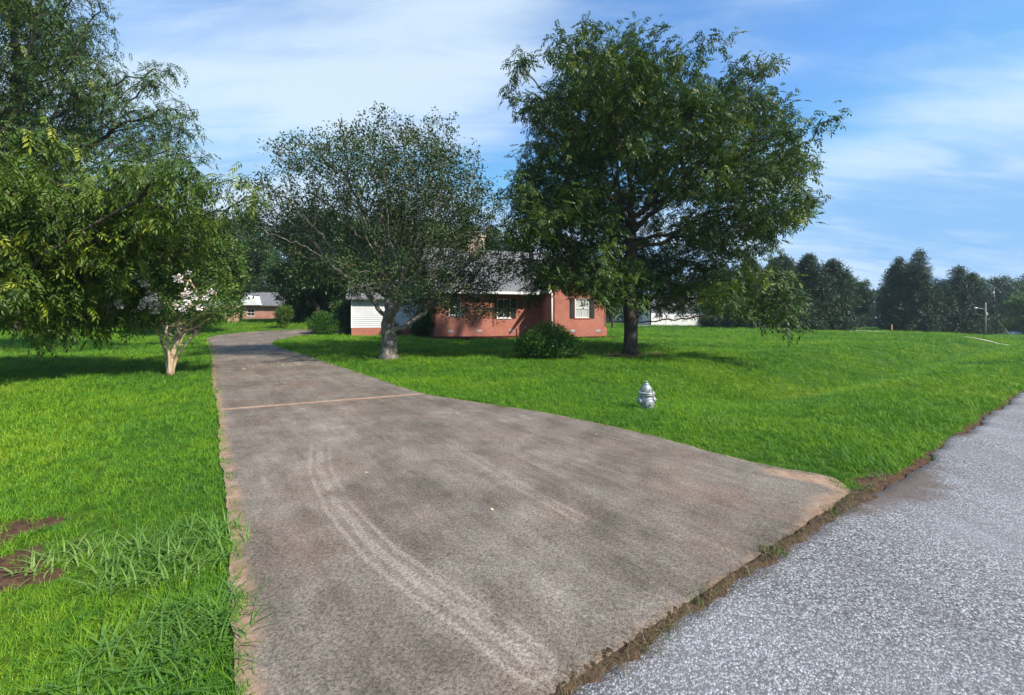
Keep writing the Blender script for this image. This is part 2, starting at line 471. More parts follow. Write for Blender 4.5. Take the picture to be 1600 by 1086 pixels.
# dirt swept onto the edge by the drive
dd = N.math('ADD', N.attr('d_edge'), N.math('MULTIPLY', N.math('SUBTRACT', N.noise(2.4, 5, 0.6, p), 0.5), 0.5))
c = N.mix(N.math('MULTIPLY', N.range(dd, -0.02, 0.20, 1.0, 0.0), 0.8), c, (0.11, 0.075, 0.055))
ds = N.math('ADD', N.attr('d_seam'), N.math('MULTIPLY', N.math('SUBTRACT', N.noise(3.0, 5, 0.65, p), 0.5), 0.12))
c = N.mix(N.math('MULTIPLY', N.range(N.math('ABSOLUTE', ds), 0.005, 0.022, 1.0, 0.0), 0.7), c, (0.03, 0.03, 0.03))
hgt = N.range(vo.outputs['Distance'], 0.0, 0.7, 1.0, 0.0)
N.bump(hgt, 0.6, 0.007)
M['road'] = N.base(c, 0.85, 0.35)

N = Nodes('seam_dirt')
p = N.pos()
n1 = N.noise(18, 6, 0.7, p)
c = N.mix(N.range(n1, 0.3, 0.7), (0.035, 0.025, 0.018), (0.13, 0.085, 0.055))
N.bump(n1, 1.0, 0.03)
M['dirt'] = N.base(c, 0.95, 0.1)

# ------------------------------------------------------------------ terrain
def ss(a, b, x):
    t = np.clip((x - a) / (b - a), 0, 1)
    return t * t * (3 - 2 * t)
def road_et(x, y):                      # distance from the road's edge (positive on the lawn) and along it
    dx = x - 0.26; dy = y - 1.876
    return -0.557 * dx + 0.83 * dy, 0.83 * dx + 0.557 * dy
def road_xy(e, t):
    return 0.26 + 0.83 * t - 0.557 * e, 1.876 + 0.557 * t + 0.83 * e
def H(x, y):
    x = np.asarray(x, float); y = np.asarray(y, float)
    e, t = road_et(x, y)
    z = 0.22 * ss(12, 36, y) * ss(16, 4, x)
    z = z + 1.15 * ss(30, 52, y) * ss(-10, -24, x)
    z = z + 0.55 * np.exp(-((x - 25) ** 2 + (y - 66) ** 2) / 18.0 ** 2)
    z = z - 1.0 * ss(50, 95, t) * ss(20, 8, e) - 2.0 * ss(100, 140, t)
    z = z - 0.25 * ss(30, 60, y) * ss(30, 45, x) * ss(2, 20, e)
    z = z - 0.72 * ss(3.5, 12.0, t) * np.exp(-((e - 4.4) / 1.7) ** 2)
    und = 0.07 * np.sin(x * 0.33 + 0.5 * y * 0.21 + 1.3) * np.sin(y * 0.27 - 0.1 * x) + 0.03 * np.sin(x * 0.9 + y * 0.5) * np.sin(y * 0.8 - x * 0.35 + 2)
    return z + und * ss(6, 14, e) * ss(2, 9, x + 0.76 * y - 3.6)
def h(x, y): return float(H(x, y))

RAIL_R = [(3.24, 3.98), (3.34, 4.30), (3.13, 4.52), (2.88, 4.68), (2.42, 5.24), (1.86, 6.04), (0.56, 7.32), (-1.9, 9.14), (-3.4, 11.05), (-5.52, 13.79), (-8.88, 18.04), (-12.14, 21.92), (-14.72, 25.51), (-16.3, 29.13), (-16.7, 32.65), (-16.0, 36.25), (-13.0, 39.2)]
RAIL_L = [(-0.74, 1.2), (-1.26, 1.88), (-2.49, 3.65), (-3.77, 5.35), (-5.39, 7.63), (-7.59, 10.53), (-12.48, 17.26), (-17.6, 24.03), (-22.2, 30.2), (-23.6, 33.2), (-23.3, 35.6), (-22.0, 37.6), (-20.0, 39.2), (-17.5, 40.6), (-13.6, 42.6)]

def resample(pts, a, b, n, wob=0.0, seed=0):
    P = np.array(pts, float)
    # gentle Catmull-Rom smoothing
    out = []
    for i in range(len(P) - 1):
        p0, p1, p2, p3 = P[max(i - 1, 0)], P[i], P[i + 1], P[min(i + 2, len(P) - 1)]
        for t in np.linspace(0, 1, 12, endpoint=False):
            out.append(0.5 * ((2 * p1) + (-p0 + p2) * t + (2 * p0 - 5 * p1 + 4 * p2 - p3) * t * t + (-p0 + 3 * p1 - 3 * p2 + p3) * t ** 3))
    out.append(P[-1])
    out = np.array(out)
    s = np.concatenate([[0], np.cumsum(np.linalg.norm(np.diff(out, axis=0), axis=1))])
    q = np.linspace(a, b, n)
    return np.stack([np.interp(q, s, out[:, 0]), np.interp(q, s, out[:, 1])], 1), s[-1]
def arclen_at(pts, target):
    dense, L = resample(pts, 0, 1e9, 2)
    q = np.linspace(0, L, 4000)
    d, _ = resample(pts, 0, L, 4000)
    return q[np.argmin(np.hypot(d[:, 0] - target[0], d[:, 1] - target[1]))], L

DRIVE_POLY = np.array(RAIL_L + RAIL_R[::-1])
def in_poly(x, y, poly):
    inside = np.zeros(x.shape, bool)
    n = len(poly)
    for i in range(n):
        x0, y0 = poly[i]; x1, y1 = poly[(i + 1) % n]
        c = ((y0 > y) != (y1 > y))
        xi = (x1 - x0) * (y - y0) / (y1 - y0 + 1e-12) + x0
        inside ^= c & (x < xi)
    return inside
def seg_dist(x, y, pts):
    d = np.full(x.shape, 1e9)
    for (x0, y0), (x1, y1) in zip(pts[:-1], pts[1:]):
        vx, vy = x1 - x0, y1 - y0
        t = np.clip(((x - x0) * vx + (y - y0) * vy) / (vx * vx + vy * vy), 0, 1)
        d = np.minimum(d, np.hypot(x - x0 - t * vx, y - y0 - t * vy))
    return d

# bare soil spots in the turf (centre, radius)
BARE = [(-3.42, 2.72, 0.34), (-3.95, 3.35, 0.24), (-2.95, 3.2, 0.10), (3.72, 4.28, 0.20), (4.0, 4.38, 0.14), (-5.1, 17.2, 0.75), (5.4, 18.85, 1.5), (-10.2, 12.4, 0.35)]
def bareness(x, y):
    b = np.zeros(x.shape)
    for cx, cy, r in BARE:
        th = np.arctan2(y - cy, x - cx)
        rr = r * (1 + 0.35 * np.sin(3 * th + cx * 5) + 0.22 * np.sin(7 * th + cy * 3) + 0.15 * np.sin(13 * th))
        b = np.maximum(b, ss(1.5, 0.4, np.hypot(x - cx, (y - cy)) / rr))
    e, t = road_et(x, y)
    b = np.maximum(b, ss(0.10, 0.0, e) * (t > 3.3) * 0.9)
    return b

def build_ground():
    n = 240
    u = np.linspace(-1, 1, n)
    xs = 420 * np.sinh(6 * u) / np.sinh(6)
    ys = 6 + 420 * np.sinh(6 * u) / np.sinh(6)
    X, Y = np.meshgrid(xs, ys, indexing='ij')
    Z = H(X, Y)
    e, t = road_et(X, Y)
    Z = Z - 0.07 * ss(0.02, -0.35, e)
    v = np.stack([X, Y, Z], -1).reshape(-1, 3)
    i = np.arange(n * n).reshape(n, n)
    q = np.stack([i[:-1, :-1], i[1:, :-1], i[1:, 1:], i[:-1, 1:]], -1).reshape(-1, 4)
    m = quad_mesh('ground', v, q, True, {'bare': bareness(X, Y).ravel()})
    tag(link('ground', m, M['lawn']), kind='structure')
build_ground()

ARC1 = [(-3.0, 8.0), (-2.75, 6.1), (-2.64, 5.73), (-2.1, 4.55), (-1.52, 3.65), (-0.96, 2.97), (-0.46, 2.5), (-0.14, 2.24), (0.1, 2.0)]
ARC2 = [(-2.2, 8.0), (-1.2, 6.1), (-0.97, 5.73), (-0.46, 4.96), (0.12, 4.05), (0.66, 3.32), (1.05, 2.8)]
def build_driveway():
    root = tag(bpy.data.objects.new('driveway', None), kind='structure')
    COL.objects.link(root)
    cuts_l = [(-0.74, 1.2), (-5.32, 7.53), (-12.48, 17.26), (-19.6, 26.7), (-13.6, 42.6)]
    cuts_r = [(3.24, 3.98), (-1.9, 9.14), (-8.2, 17.2), (-14.9, 25.9), (-13.0, 39.2)]
    sl = [arclen_at(RAIL_L, c)[0] for c in cuts_l]; srr = [arclen_at(RAIL_R, c)[0] for c in cuts_r]
    rng = np.random.default_rng(3)
    for k in range(4):
        gap = 0.012
        a0, a1 = sl[k] + (gap if k else 0), sl[k + 1] - gap
        b0, b1 = srr[k] + (gap if k else 0), srr[k + 1] - gap
        nv = [150, 90, 60, 60][k]; nu = [90, 50, 30, 30][k]
        A, _ = resample(RAIL_L, a0, a1, nv); B, _ = resample(RAIL_R, b0, b1, nv)
        # ragged borders
        wv = np.convolve(rng.normal(0, 1, nv + 8), np.ones(5) / 5, 'same')[4:-4] * 0.022
        wv2 = np.convolve(rng.normal(0, 1, nv + 8), np.ones(5) / 5, 'same')[4:-4] * 0.022
        d = (B - A); W = np.linalg.norm(d, axis=1, keepdims=True); d = d / W
        A = A + d * wv[:, None]; B = B + d * wv2[:, None]
        u = np.linspace(0, 1, nu)
        G = A[:, None, :] * (1 - u)[None, :, None] + B[:, None, :] * u[None, :, None]
        X, Y = G[..., 0], G[..., 1]
        Z = H(X, Y) + 0.04
        e, t = road_et(X, Y)
        dl = seg_dist(X, Y, [tuple(p_) for p_ in A[::6]] + [tuple(A[-1])])
        dr = seg_dist(X, Y, [tuple(p_) for p_ in B[::6]] + [tuple(B[-1])])
        s1 = seg_dist(X, Y, ARC1)
        s2 = seg_dist(X, Y, ARC2) + 0.05
        fade = np.where(s1 < s2, ss(6.0, 4.6, Y), 0.8 * ss(6.0, 4.6, Y) * ss(2.8, 3.8, Y))
        arc = np.minimum(s1, s2)
        dcor = np.minimum(seg_dist(X, Y, [(2.9, 4.45), (3.28, 4.2), (3.2, 3.95)]), seg_dist(X, Y, [(-0.1, 1.62), (1.0, 2.36), (3.2, 3.95)]) + 0.02 + 0.13 * ss(3.0, 2.4, t) - 0.09 * np.exp(-((t - 0.75) / 0.35) ** 2))
        if k == 0: dend = seg_dist(X, Y, [tuple(A[-1]), tuple(B[-1])])
        elif k == 1: dend = seg_dist(X, Y, [tuple(A[0]), tuple(B[0])])
        else: dend = np.full(X.shape, 5.0)
        top = np.stack([X, Y, Z], -1).reshape(-1, 3)
        idx = np.arange(nv * nu).reshape(nv, nu)
        quads = [np.stack([idx[:-1, :-1], idx[:-1, 1:], idx[1:, 1:], idx[1:, :-1]], -1).reshape(-1, 4)]
        loop = np.concatenate([idx[0, :], idx[1:, -1], idx[-1, -2::-1], idx[-2:0:-1, 0]])
        low = top[loop].copy(); low[:, 2] -= 0.14
        nb = np.arange(len(loop)) + nv * nu
        nx = np.roll(loop, -1); nbx = np.roll(nb, -1)
        quads.append(np.stack([nx, loop, nb, nbx], -1))
        verts = np.concatenate([top, low])
        at = {}
        for nm, arr in (('d_left', dl), ('d_right', dr), ('arc', arc), ('d_corner', dcor), ('d_end', dend), ('arc_fade', fade)):
            f = arr.ravel(); at[nm] = np.concatenate([f, f[loop]])
        m = quad_mesh('slab', verts, np.concatenate(quads), False, at)
        link('slab', m, M['concrete'], root)
    # clay packed into the first joint, darker soil in the others
    for k in (1, 2, 3):
        a = resample(RAIL_L, sl[k] - .045, sl[k] + .045, 2)[0]; b = resample(RAIL_R, srr[k] - .045, srr[k] + .045, 2)[0]
        vs_ = []; n = 24
        for i in range(n):
            u = i / (n - 1)
            for j in (0, 1):
                q = a[j] * (1 - u) + b[j] * u
                vs_.append((q[0], q[1], h(q[0], q[1]) + (0.0425 if k == 1 else 0.022)))
        mb = MB().add(vs_, [(2 * i, 2 * i + 2, 2 * i + 3, 2 * i + 1) for i in range(n - 1)])
        mb.build('joint_fill', M['clay'] if k == 1 else M['dirt'], root)
N = Nodes('clay')
p = N.pos()
M['clay'] = N.base(N.mix(N.range(N.noise(11, 5, 0.7, p), 0.3, 0.7), (0.34, 0.19, 0.115), (0.55, 0.37, 0.26)), 0.95, 0.1)
build_driveway()

def build_road():
    rng = np.random.default_rng(5)
    ts = np.concatenate([np.linspace(-30, -2, 15), np.arange(-1.9, 14, 0.08), np.linspace(14.2, 200, 120)])
    jag = np.convolve(rng.normal(0, 1, len(ts) + 10), np.ones(4) / 4, 'same')[5:-5]
    out = np.where((ts > 3.4) & (ts < 40), 0.05 * jag + 0.05 * np.sin(ts * 2.1), 0.01 * jag)
    out = out + 0.06 * ((ts > -2) & (ts < 3.5))
    es = np.array([0.0, -0.05, -0.15, -0.3, -0.6, -1.2, -2.4, -3.6, -5.0, -6.6])
    T, E_ = np.meshgrid(ts, es, indexing='ij')
    E2 = E_ + out[:, None] * np.clip(1 + E_ / 1.0, 0, 1)
    X, Y = road_xy(E2, T)
    e0, _ = road_et(X, Y)
    Z = H(X, Y) + 0.012 + 0.03 * (1 - (np.abs(E_ + 3.3) / 3.3) ** 2)
    Z[:, 0] -= 0.06
    nv, nu = T.shape
    idx = np.arange(nv * nu).reshape(nv, nu)
    q = np.stack([idx[:-1, :-1], idx[:-1, 1:], idx[1:, 1:], idx[1:, :-1]], -1).reshape(-1, 4)
    dedge = np.where(T > 3.2, -E_ * 0.8 + 0.05 - 0.25 * np.exp(-((T - 4.3) / 0.9) ** 2), -E_ + 0.05)
    seam = seg_dist(X, Y, [(5.15, 4.98), (5.72, 4.64), (7.0, 3.7)])
    m = quad_mesh('road', np.stack([X, Y, Z], -1).reshape(-1, 3), q[:, ::-1], True, {'d_edge': dedge.ravel(), 'd_seam': seam.ravel()})
    tag(link('road', m, M['road']), kind='structure')
    # strip of dirt caught in the seam between slab and road
    n = 260
    vs_ = []
    for i in range(n):
        t = -1.2 + 5.0 * i / (n - 1)
        w = 0.026 + 0.018 * math.sin(t * 5.3) * math.sin(t * 2.1 + 1) + 0.010 * random.random() + 0.07 * max(0, (t - 3.0))
        w *= 0.75 + 0.6 * random.random()
        c = 0.012 * math.sin(t * 9.7) + 0.010 * math.sin(t * 23.0 + 1) + 0.008 * random.uniform(-1, 1) + 0.008
        for k, (ee, zz) in enumerate(((c - w, 0.006), (c - w * 0.4, 0.026 + 0.012 * random.random()), (c + w * 0.35, 0.034 + 0.016 * random.random()), (c + w * 0.9 + 0.02, 0.032))):
            x, y = road_xy(ee, t)
            vs_.append((x, y, zz + h(x, y)))
    mb = MB().add(vs_, [(4 * i + k, 4 * i + 4 + k, 4 * i + 5 + k, 4 * i + 1 + k) for i in range(n - 1) for k in range(3)], True)
    tag(mb.build('soil_seam', M['dirt']), kind='structure')
build_road()

# pale driveway beyond the lawn by the neighbour's garage, and the far side drive
def ribbon(name, pts, w, material, lift=0.03):
    P, L = resample(pts, 0, 1e9, 2)
    P, _ = resample(pts, 0, L, 40)
    vs_ = []
    for i, p_ in enumerate(P):
        d = P[min(i + 1, 39)] - P[max(i - 1, 0)]; d = d / np.linalg.norm(d)
        nrm = np.array([-d[1], d[0]])
        for s_ in (-1, 1):
            q = p_ + nrm * s_ * w / 2
            vs_.append((q[0], q[1], h(*q) + lift))
    o = MB().add(vs_, [(2 * i, 2 * i + 1, 2 * i + 3, 2 * i + 2) for i in range(39)]).build(name, material)
    return tag(o, kind='structure')
N = Nodes('pale_concrete')
M['pale_concrete'] = N.base(N.mix(N.noise(1.2, 5, 0.6, N.pos()), (0.36, 0.31, 0.26), (0.50, 0.44, 0.38)), 0.9, 0.2)
ribbon('neighbour_driveway', [(18, 63.0), (25, 63.2), (33, 62.4), (42, 60.0), (52, 57.0)], 4.2, M['pale_concrete'], 0.06)
ribbon('side_road', [(41.0, 38.2), (44, 36.4), (52, 34.0), (62, 33.0)], 0.9, M['pale_concrete'], 0.08)

# ------------------------------------------------------------------ brick house
def wall(mb, ox, oy, dx, dy, length, z0, z1, openings=(), thick=0.18):
    """wall sheet with reveals, outer face along (dx,dy) from (ox,oy); outer normal is (dy,-dx)"""
    us = sorted({0.0, length} | {a for o in openings for a in o[:2]})
    zs = sorted({z0, z1} | {a for o in openings for a in o[2:]})
    nx, ny = dy, -dx
    def P(u, z, dpt): return (ox + dx * u - nx * dpt, oy + dy * u - ny * dpt, z)
    for i in range(len(us) - 1):
        for j in range(len(zs) - 1):
            um, zm = (us[i] + us[i + 1]) / 2, (zs[j] + zs[j + 1]) / 2
            if any(o[0] < um < o[1] and o[2] < zm < o[3] for o in openings): continue
            mb.add([P(us[i], zs[j], 0), P(us[i + 1], zs[j], 0), P(us[i + 1], zs[j + 1], 0), P(us[i], zs[j + 1], 0)], [(0, 1, 2, 3)])
            mb.add([P(us[i], zs[j], thick), P(us[i + 1], zs[j], thick), P(us[i + 1], zs[j + 1], thick), P(us[i], zs[j + 1], thick)], [(3, 2, 1, 0)])
    for (a, b, c, d) in openings:
        mb.add([P(a, c, 0), P(b, c, 0), P(b, d, 0), P(a, d, 0), P(a, c, thick), P(b, c, thick), P(b, d, thick), P(a, d, thick)],
               [(0, 4, 5, 1), (1, 5, 6, 2), (2, 6, 7, 3), (3, 7, 4, 0)])
    for u in (0.0, length):
        mb.add([P(u, z0, 0), P(u, z0, thick), P(u, z1, thick), P(u, z1, 0)], [(0, 1, 2, 3)])

def window(parent, ox, oy, dx, dy, a, b, c, d, curtain=False, shutters=True, cols=2, rows=2):
    nx, ny = dy, -dx
    rot = math.atan2(dy, dx)
    w, hh = b - a, d - c
    def put(mb, name, mat, par=None, out=0.0):
        o = mb.build(name, mat, par or parent)
        if par is None:
            o.location = (ox + dx * a, oy + dy * a, c); o.rotation_euler = (0, 0, rot)
        return o
    f = MB()
    t = 0.06
    for x0, x1, z0, z1 in ((0, t, 0, hh), (w - t, w, 0, hh), (t, w - t, 0, t), (t, w - t, hh - t, hh), (t, w - t, hh / 2 - 0.03, hh / 2 + 0.03)):
        f.box(x0, x1, 0.03, 0.10, z0, z1)
    for k in range(1, cols):
        f.box(w * k / cols - 0.012, w * k / cols + 0.012, 0.05, 0.09, t, hh - t)
    fr = put(f, 'window', M['white_paint'])
    put(MB().box(t, w - t, 0.085, 0.095, t, hh - t), 'pane', M['glass'] if not curtain else M['curtain_glass'], fr)
    put(MB().box(-0.08, w + 0.08, -0.05, 0.10, -0.07, -0.004), 'sill', M['brick'] if curtain else M['white_paint'], fr)
    if shutters:
        for x0 in (-0.44, w + 0.05):
            s = MB().box(x0, x0 + 0.38, -0.045, -0.004, -0.02, hh + 0.02)
            for k in range(int(hh / 0.12)):
                z = 0.06 + k * 0.12
                if z + 0.06 < hh: s.box(x0 + 0.05, x0 + 0.33, -0.058, -0.044, z, z + 0.07)
            put(s, 'shutter', M['shutter'])
N = Nodes('curtained_glass')
v_ = N.new('ShaderNodeTexWave'); N.l.new(N.obj(), v_.inputs['Vector']); N.set(v_, 'Scale', 3.0); N.set(v_, 'Distortion', 1.5)
M['curtain_glass'] = N.base(N.mix(v_.outputs[0], (0.32, 0.33, 0.31), (0.55, 0.55, 0.52)), 0.25, 0.5)

def gable_roof(mb, x0, x1, y0, y1, ze, zr, axis, th=0.16):
    """two slabs meeting at a ridge; axis 'x' = ridge runs along x"""
    if axis == 'x':
        ym = (y0 + y1) / 2
        prof = [(y0, ze), (ym, zr), (y1, ze)]
        a, b = x0, x1
        P = lambda t, q: (t, q[0], q[1])
    else:
        xm = (x0 + x1) / 2
        prof = [(x0, ze), (xm, zr), (x1, ze)]
        a, b = y0, y1
        P = lambda t, q: (q[0], t, q[1])
    pts = []
    for t in (a, b):
        for q in prof: pts.append(P(t, q))
        for q in prof: pts.append(P(t, (q[0], q[1] - th)))
    f = [(0, 1, 7, 6), (1, 2, 8, 7), (3, 9, 10, 4), (4, 10, 11, 5), (0, 6, 9, 3), (2, 5, 11, 8), (0, 3, 4, 1), (1, 4, 5, 2), (6, 7, 10, 9), (7, 8, 11, 10)]
    mb.add(pts, f)

HB = 0.16
hs_ = thing('brick_house', 'red brick ranch house with grey roof and pale chimney behind the trees', 'house', (-5.9, 31.4, HB), R(17))
ZE = 3.55
mb = MB()
wall(mb, 0, -0.45, 1, 0, 4.6, -0.4, ZE, [(1.1, 2.0, 1.75, 3.05)])
wall(mb, 4.6, 0.0, 1, 0, 4.0, -0.4, ZE, [(0.35, 1.45, 1.55, 3.05)])
wall(mb, 8.6, -2.6, 1, 0, 4.5, -0.4, ZE, [(1.85, 3.05, 1.55, 3.05)])
wall(mb, 8.6, 0.0, 0, -1, 2.6, -0.4, ZE)
wall(mb, 4.6, -0.45, 0, 1, 0.45, -0.4, ZE)
wall(mb, 13.1, -2.6, 0, 1, 10.8, -0.4, ZE)
wall(mb, 0, 8.2, 0, -1, 8.65, -0.4, ZE)
wall(mb, 13.1, 8.2, -1, 0, 13.1, -0.4, ZE)
mb.add([(8.6, -2.6, ZE), (13.1, -2.6, ZE), (10.85, -2.6, ZE + 2.75)], [(0, 1, 2)])
mb.add([(0, 8.2, ZE), (0, -0.45, ZE), (0, 3.9, ZE + 3.7)], [(0, 1, 2)])
mb.build('wall', M['brick'], hs_)
# proud water table course of the foundation
wt = MB()
wt.box(-0.04, 4.64, -0.50, -0.452, -0.4, 0.85); wt.box(4.65, 8.55, -0.05, -0.002, -0.4, 0.85); wt.box(8.56, 13.15, -2.65, -2.602, -0.4, 0.85)
wt.box(13.102, 13.15, -2.60, 8.2, -0.4, 0.85)
wt.build('foundation', M['brick'], hs_)
for x, y in ((1.0, -0.5), (3.2, -0.5), (5.9, -0.05), (7.8, -0.05), (10.0, -2.65), (12.2, -2.65)):
    vb = MB().box(x, x + 0.40, y - 0.02, y - 0.003, 0.45, 0.65)
    for k in range(3): vb.box(x + 0.02, x + 0.38, y - 0.03, y - 0.019, 0.47 + k * 0.045, 0.485 + k * 0.045)
    vb.build('foundation_vent', M['grey_metal'], hs_)
window(hs_, 0, -0.45, 1, 0, 1.1, 2.0, 1.75, 3.05, shutters=False)
window(hs_, 4.6, 0.0, 1, 0, 0.35, 1.45, 1.55, 3.05, shutters=True)
window(hs_, 8.6, -2.6, 1, 0, 1.85, 3.05, 1.55, 3.05, curtain=True, shutters=True)
rf = MB()
gable_roof(rf, -0.45, 13.5, -1.0, 8.8, ZE + 0.02, ZE + 3.95, 'x')
gable_roof(rf, 8.15, 13.55, -3.05, 4.0, ZE + 0.03, ZE + 3.05, 'y')
ro = rf.build('roof', M['shingle'], hs_)
tr = MB()
def rake(mb, xa, za, xb, zb, y0, y1, w=0.2):
    mb.add([(xa, y0, za), (xb, y0, zb), (xb, y0, zb - w), (xa, y0, za - w), (xa, y1, za), (xb, y1, zb), (xb, y1, zb - w), (xa, y1, za - w)],
           [(0, 3, 2, 1), (4, 5, 6, 7), (0, 1, 5, 4), (3, 7, 6, 2), (0, 4, 7, 3), (1, 2, 6, 5)])
rake(tr, 8.12, ZE + 0.01, 10.85, ZE + 3.05, -3.10, -3.052, 0.24)
rake(tr, 13.58, ZE + 0.01, 10.85, ZE + 3.05, -3.10, -3.052, 0.24)
tr.box(-0.45, 8.1, -1.10, -1.005, ZE - 0.16, ZE + 0.03)
tr.box(-0.45, 8.1, -1.0, -0.46, ZE - 0.20, ZE - 0.165)
tr.build('fascia', M['white_paint'], hs_)
MB().tube([(8.48, -2.72, ZE - 0.1), (8.48, -2.72, 0.1)], [0.05, 0.05], 8).build('downspout', M['white_paint'], hs_)
ch = MB()
ch.box(3.2, 4.75, 3.4, 4.4, ZE + 2.2, ZE + 5.0); ch.box(3.12, 4.83, 3.32, 4.48, ZE + 5.0, ZE + 5.15)
cho = ch.build('chimney', M['pale_brick'], hs_)
cc = MB(); cc.box(3.35, 4.6, 3.55, 4.25, ZE + 5.45, ZE + 5.5)
for x in (3.45, 4.5):
    for y in (3.62, 4.18): cc.box(x - .02, x + .02, y - .02, y + .02, ZE + 5.15, ZE + 5.45)
cc.build('chimney_cap', M['grey_metal'], cho)
# side wing with lap siding
sw = MB()
sw.box(-6.2, -0.01, 5.2, 9.8, -0.6, 0.72)
sw.build('wing_foundation', M['brick'], hs_)
MB().box(-6.15, -0.01, 5.26, 9.75, 0.72, 3.2).build('wing_core', M['siding'], hs_)
for k in range(14):
    z = 0.74 + k * 0.176
    for x0, x1 in ((-6.17, -0.02),):
        b = MB().add([(x0, 5.205, z), (x1, 5.205, z), (x1, 5.25, z + 0.172), (x0, 5.25, z + 0.172), (x0, 5.259, z), (x1, 5.259, z), (x1, 5.259, z + 0.172), (x0, 5.259, z + 0.172)],
                     [(0, 1, 2, 3), (0, 4, 5, 1), (3, 2, 6, 7), (0, 3, 7, 4), (1, 5, 6, 2)])
        b.build('siding_plank', M['siding'], hs_)
for k in range(14):
    z = 0.74 + k * 0.176
    MB().add([(-6.185, 5.3, z), (-6.185, 9.7, z), (-6.16, 9.7, z + 0.172), (-6.16, 5.3, z + 0.172)], [(3, 2, 1, 0)]).build('siding_plank', M['siding'], hs_)
MB().box(-6.22, -6.14, 5.2, 5.3, 0.73, 3.2).build('corner_board', M['white_paint'], hs_)
w2 = MB(); gable_roof(w2, -6.6, -0.02, 4.7, 10.3, 3.22, 5.0, 'x'); w2.build('wing_roof', M['shingle'], hs_)

# mulch bed in front of the facade
ml = []
c17, s17 = math.cos(R(17)), math.sin(R(17))
def hl(x, y): return (-5.9 + c17 * x - s17 * y, 31.4 + s17 * x + c17 * y)
MULCH = [hl(x, y) for x, y in ((-1.2, -0.3), (-0.8, -2.2), (1.5, -2.9), (4.5, -2.4), (6.8, -1.9), (8.3, -3.4), (11.0, -4.0), (13.6, -3.6), (13.6, -2.7), (8.6, -2.5), (8.4, 0.2), (0.1, 0.2))]
mbm = bmesh.new()
vv = [mbm.verts.new((x, y, h(x, y) + 0.09)) for x, y in MULCH]
lo_ = [mbm.verts.new((x, y, h(x, y) - 0.1)) for x, y in MULCH]
mbm.faces.new(vv)
for i in range(len(vv)):
    j = (i + 1) % len(vv)
    mbm.faces.new((vv[j], vv[i], lo_[i], lo_[j]))
mm = bpy.data.meshes.new('mulch_bed'); mbm.to_mesh(mm); mbm.free()
tag(link('mulch_bed', mm, M['mulch']), kind='structure')

# ------------------------------------------------------------------ neighbour's garage (beyond the pecan)
gx, gy = 26.4, 66.0
ga = thing('garage', 'white garage with a wide panelled door beyond the big pecan', 'garage', (gx, gy, h(gx, gy) - 0.1))
mb = MB()
wall(mb, -4.5, 0, 1, 0, 9.0, -0.2, 2.9, [(3.0, 7.9, 0.05, 2.3)])
wall(mb, 4.5, 0, 0, 1, 8, -0.2, 2.9); wall(mb, -4.5, 8, 0, -1, 8, -0.2, 2.9); wall(mb, 4.5, 8, -1, 0, 9, -0.2, 2.9)
mb.build('wall', M['white_paint'], ga)
dr_ = MB().box(-1.5, 3.4, 0.10, 0.14, 0.05, 2.3).build('garage_door', M['white_paint'], ga)
for r_ in range(4):
    for c_ in range(4):
        x0 = -1.45 + c_ * 1.21; z0 = 0.10 + r_ * 0.55
        MB().box(x0 + 0.05, x0 + 1.16, 0.08, 0.099, z0 + 0.05, z0 + 0.48).build('door_panel', M['white_paint'], dr_)
MB().box(4.52, 5.6, 0.3, 7.8, -0.2, 2.5).build('brick_end', M['tan_brick'], ga)
g2 = MB(); gable_roof(g2, -5.0, 5.9, -0.5, 8.5, 2.92, 5.0, 'x'); g2.build('roof', M['shingle'], ga)

# far brick house on the left behind the lawn
fx, fy = -46.0, 72.0
fh = thing('far_brick_house', 'long low pink brick house with white gable behind the far lawn', 'house', (fx, fy, h(fx, fy) - 0.2))
mb = MB()
ops = [(2.5, 3.7, 0.9, 2.1), (6.0, 7.2, 0.9, 2.1), (9.2, 10.4, 0.9, 2.1)]
wall(mb, -9, 0, 1, 0, 15, -0.2, 2.7, ops)
wall(mb, 6, 0, 0, 1, 8, -0.2, 2.7); wall(mb, -9, 8, 0, -1, 8, -0.2, 2.7); wall(mb, 6, 8, -1, 0, 15, -0.2, 2.7)
mb.build('wall', M['pink_brick'], fh)
for a, b, c_, d in ops: window(fh, -9, 0, 1, 0, a, b, c_, d, shutters=False)
g2 = MB(); gable_roof(g2, -9.5, 6.5, -0.6, 8.6, 2.72, 5.2, 'x'); g2.build('roof', M['shingle'], fh)
MB().add([(-1.5, -0.75, 2.75), (3.0, -0.75, 2.75), (0.75, -0.75, 4.4), (-1.5, 3.0, 2.75), (3.0, 3.0, 2.75), (0.75, 3.0, 4.4)], [(0, 1, 2), (0, 2, 5, 3), (2, 1, 4, 5), (3, 5, 4)]).build('porch_gable', M['white_paint'], fh)

# tan pillar with a dark cap
px_, py_ = -31.6, 47.2
pl = thing('brick_pillar', 'short tan brick pillar with a dark overhanging cap on the far lawn', 'pillar', (px_, py_, h(px_, py_) - 0.05))
MB().box(-0.42, 0.42, -0.42, 0.42, 0, 1.35).build('shaft', M['tan_brick'], pl)
MB().box(-0.60, 0.60, -0.60, 0.60, 1.35, 1.44).add([(-0.6, -0.6, 1.44), (0.6, -0.6, 1.44), (0.6, 0.6, 1.44), (-0.6, 0.6, 1.44), (0, 0, 1.65)], [(0, 1, 4), (1, 2, 4), (2, 3, 4), (3, 0, 4)]).build('cap', M['cap_dark'], pl)

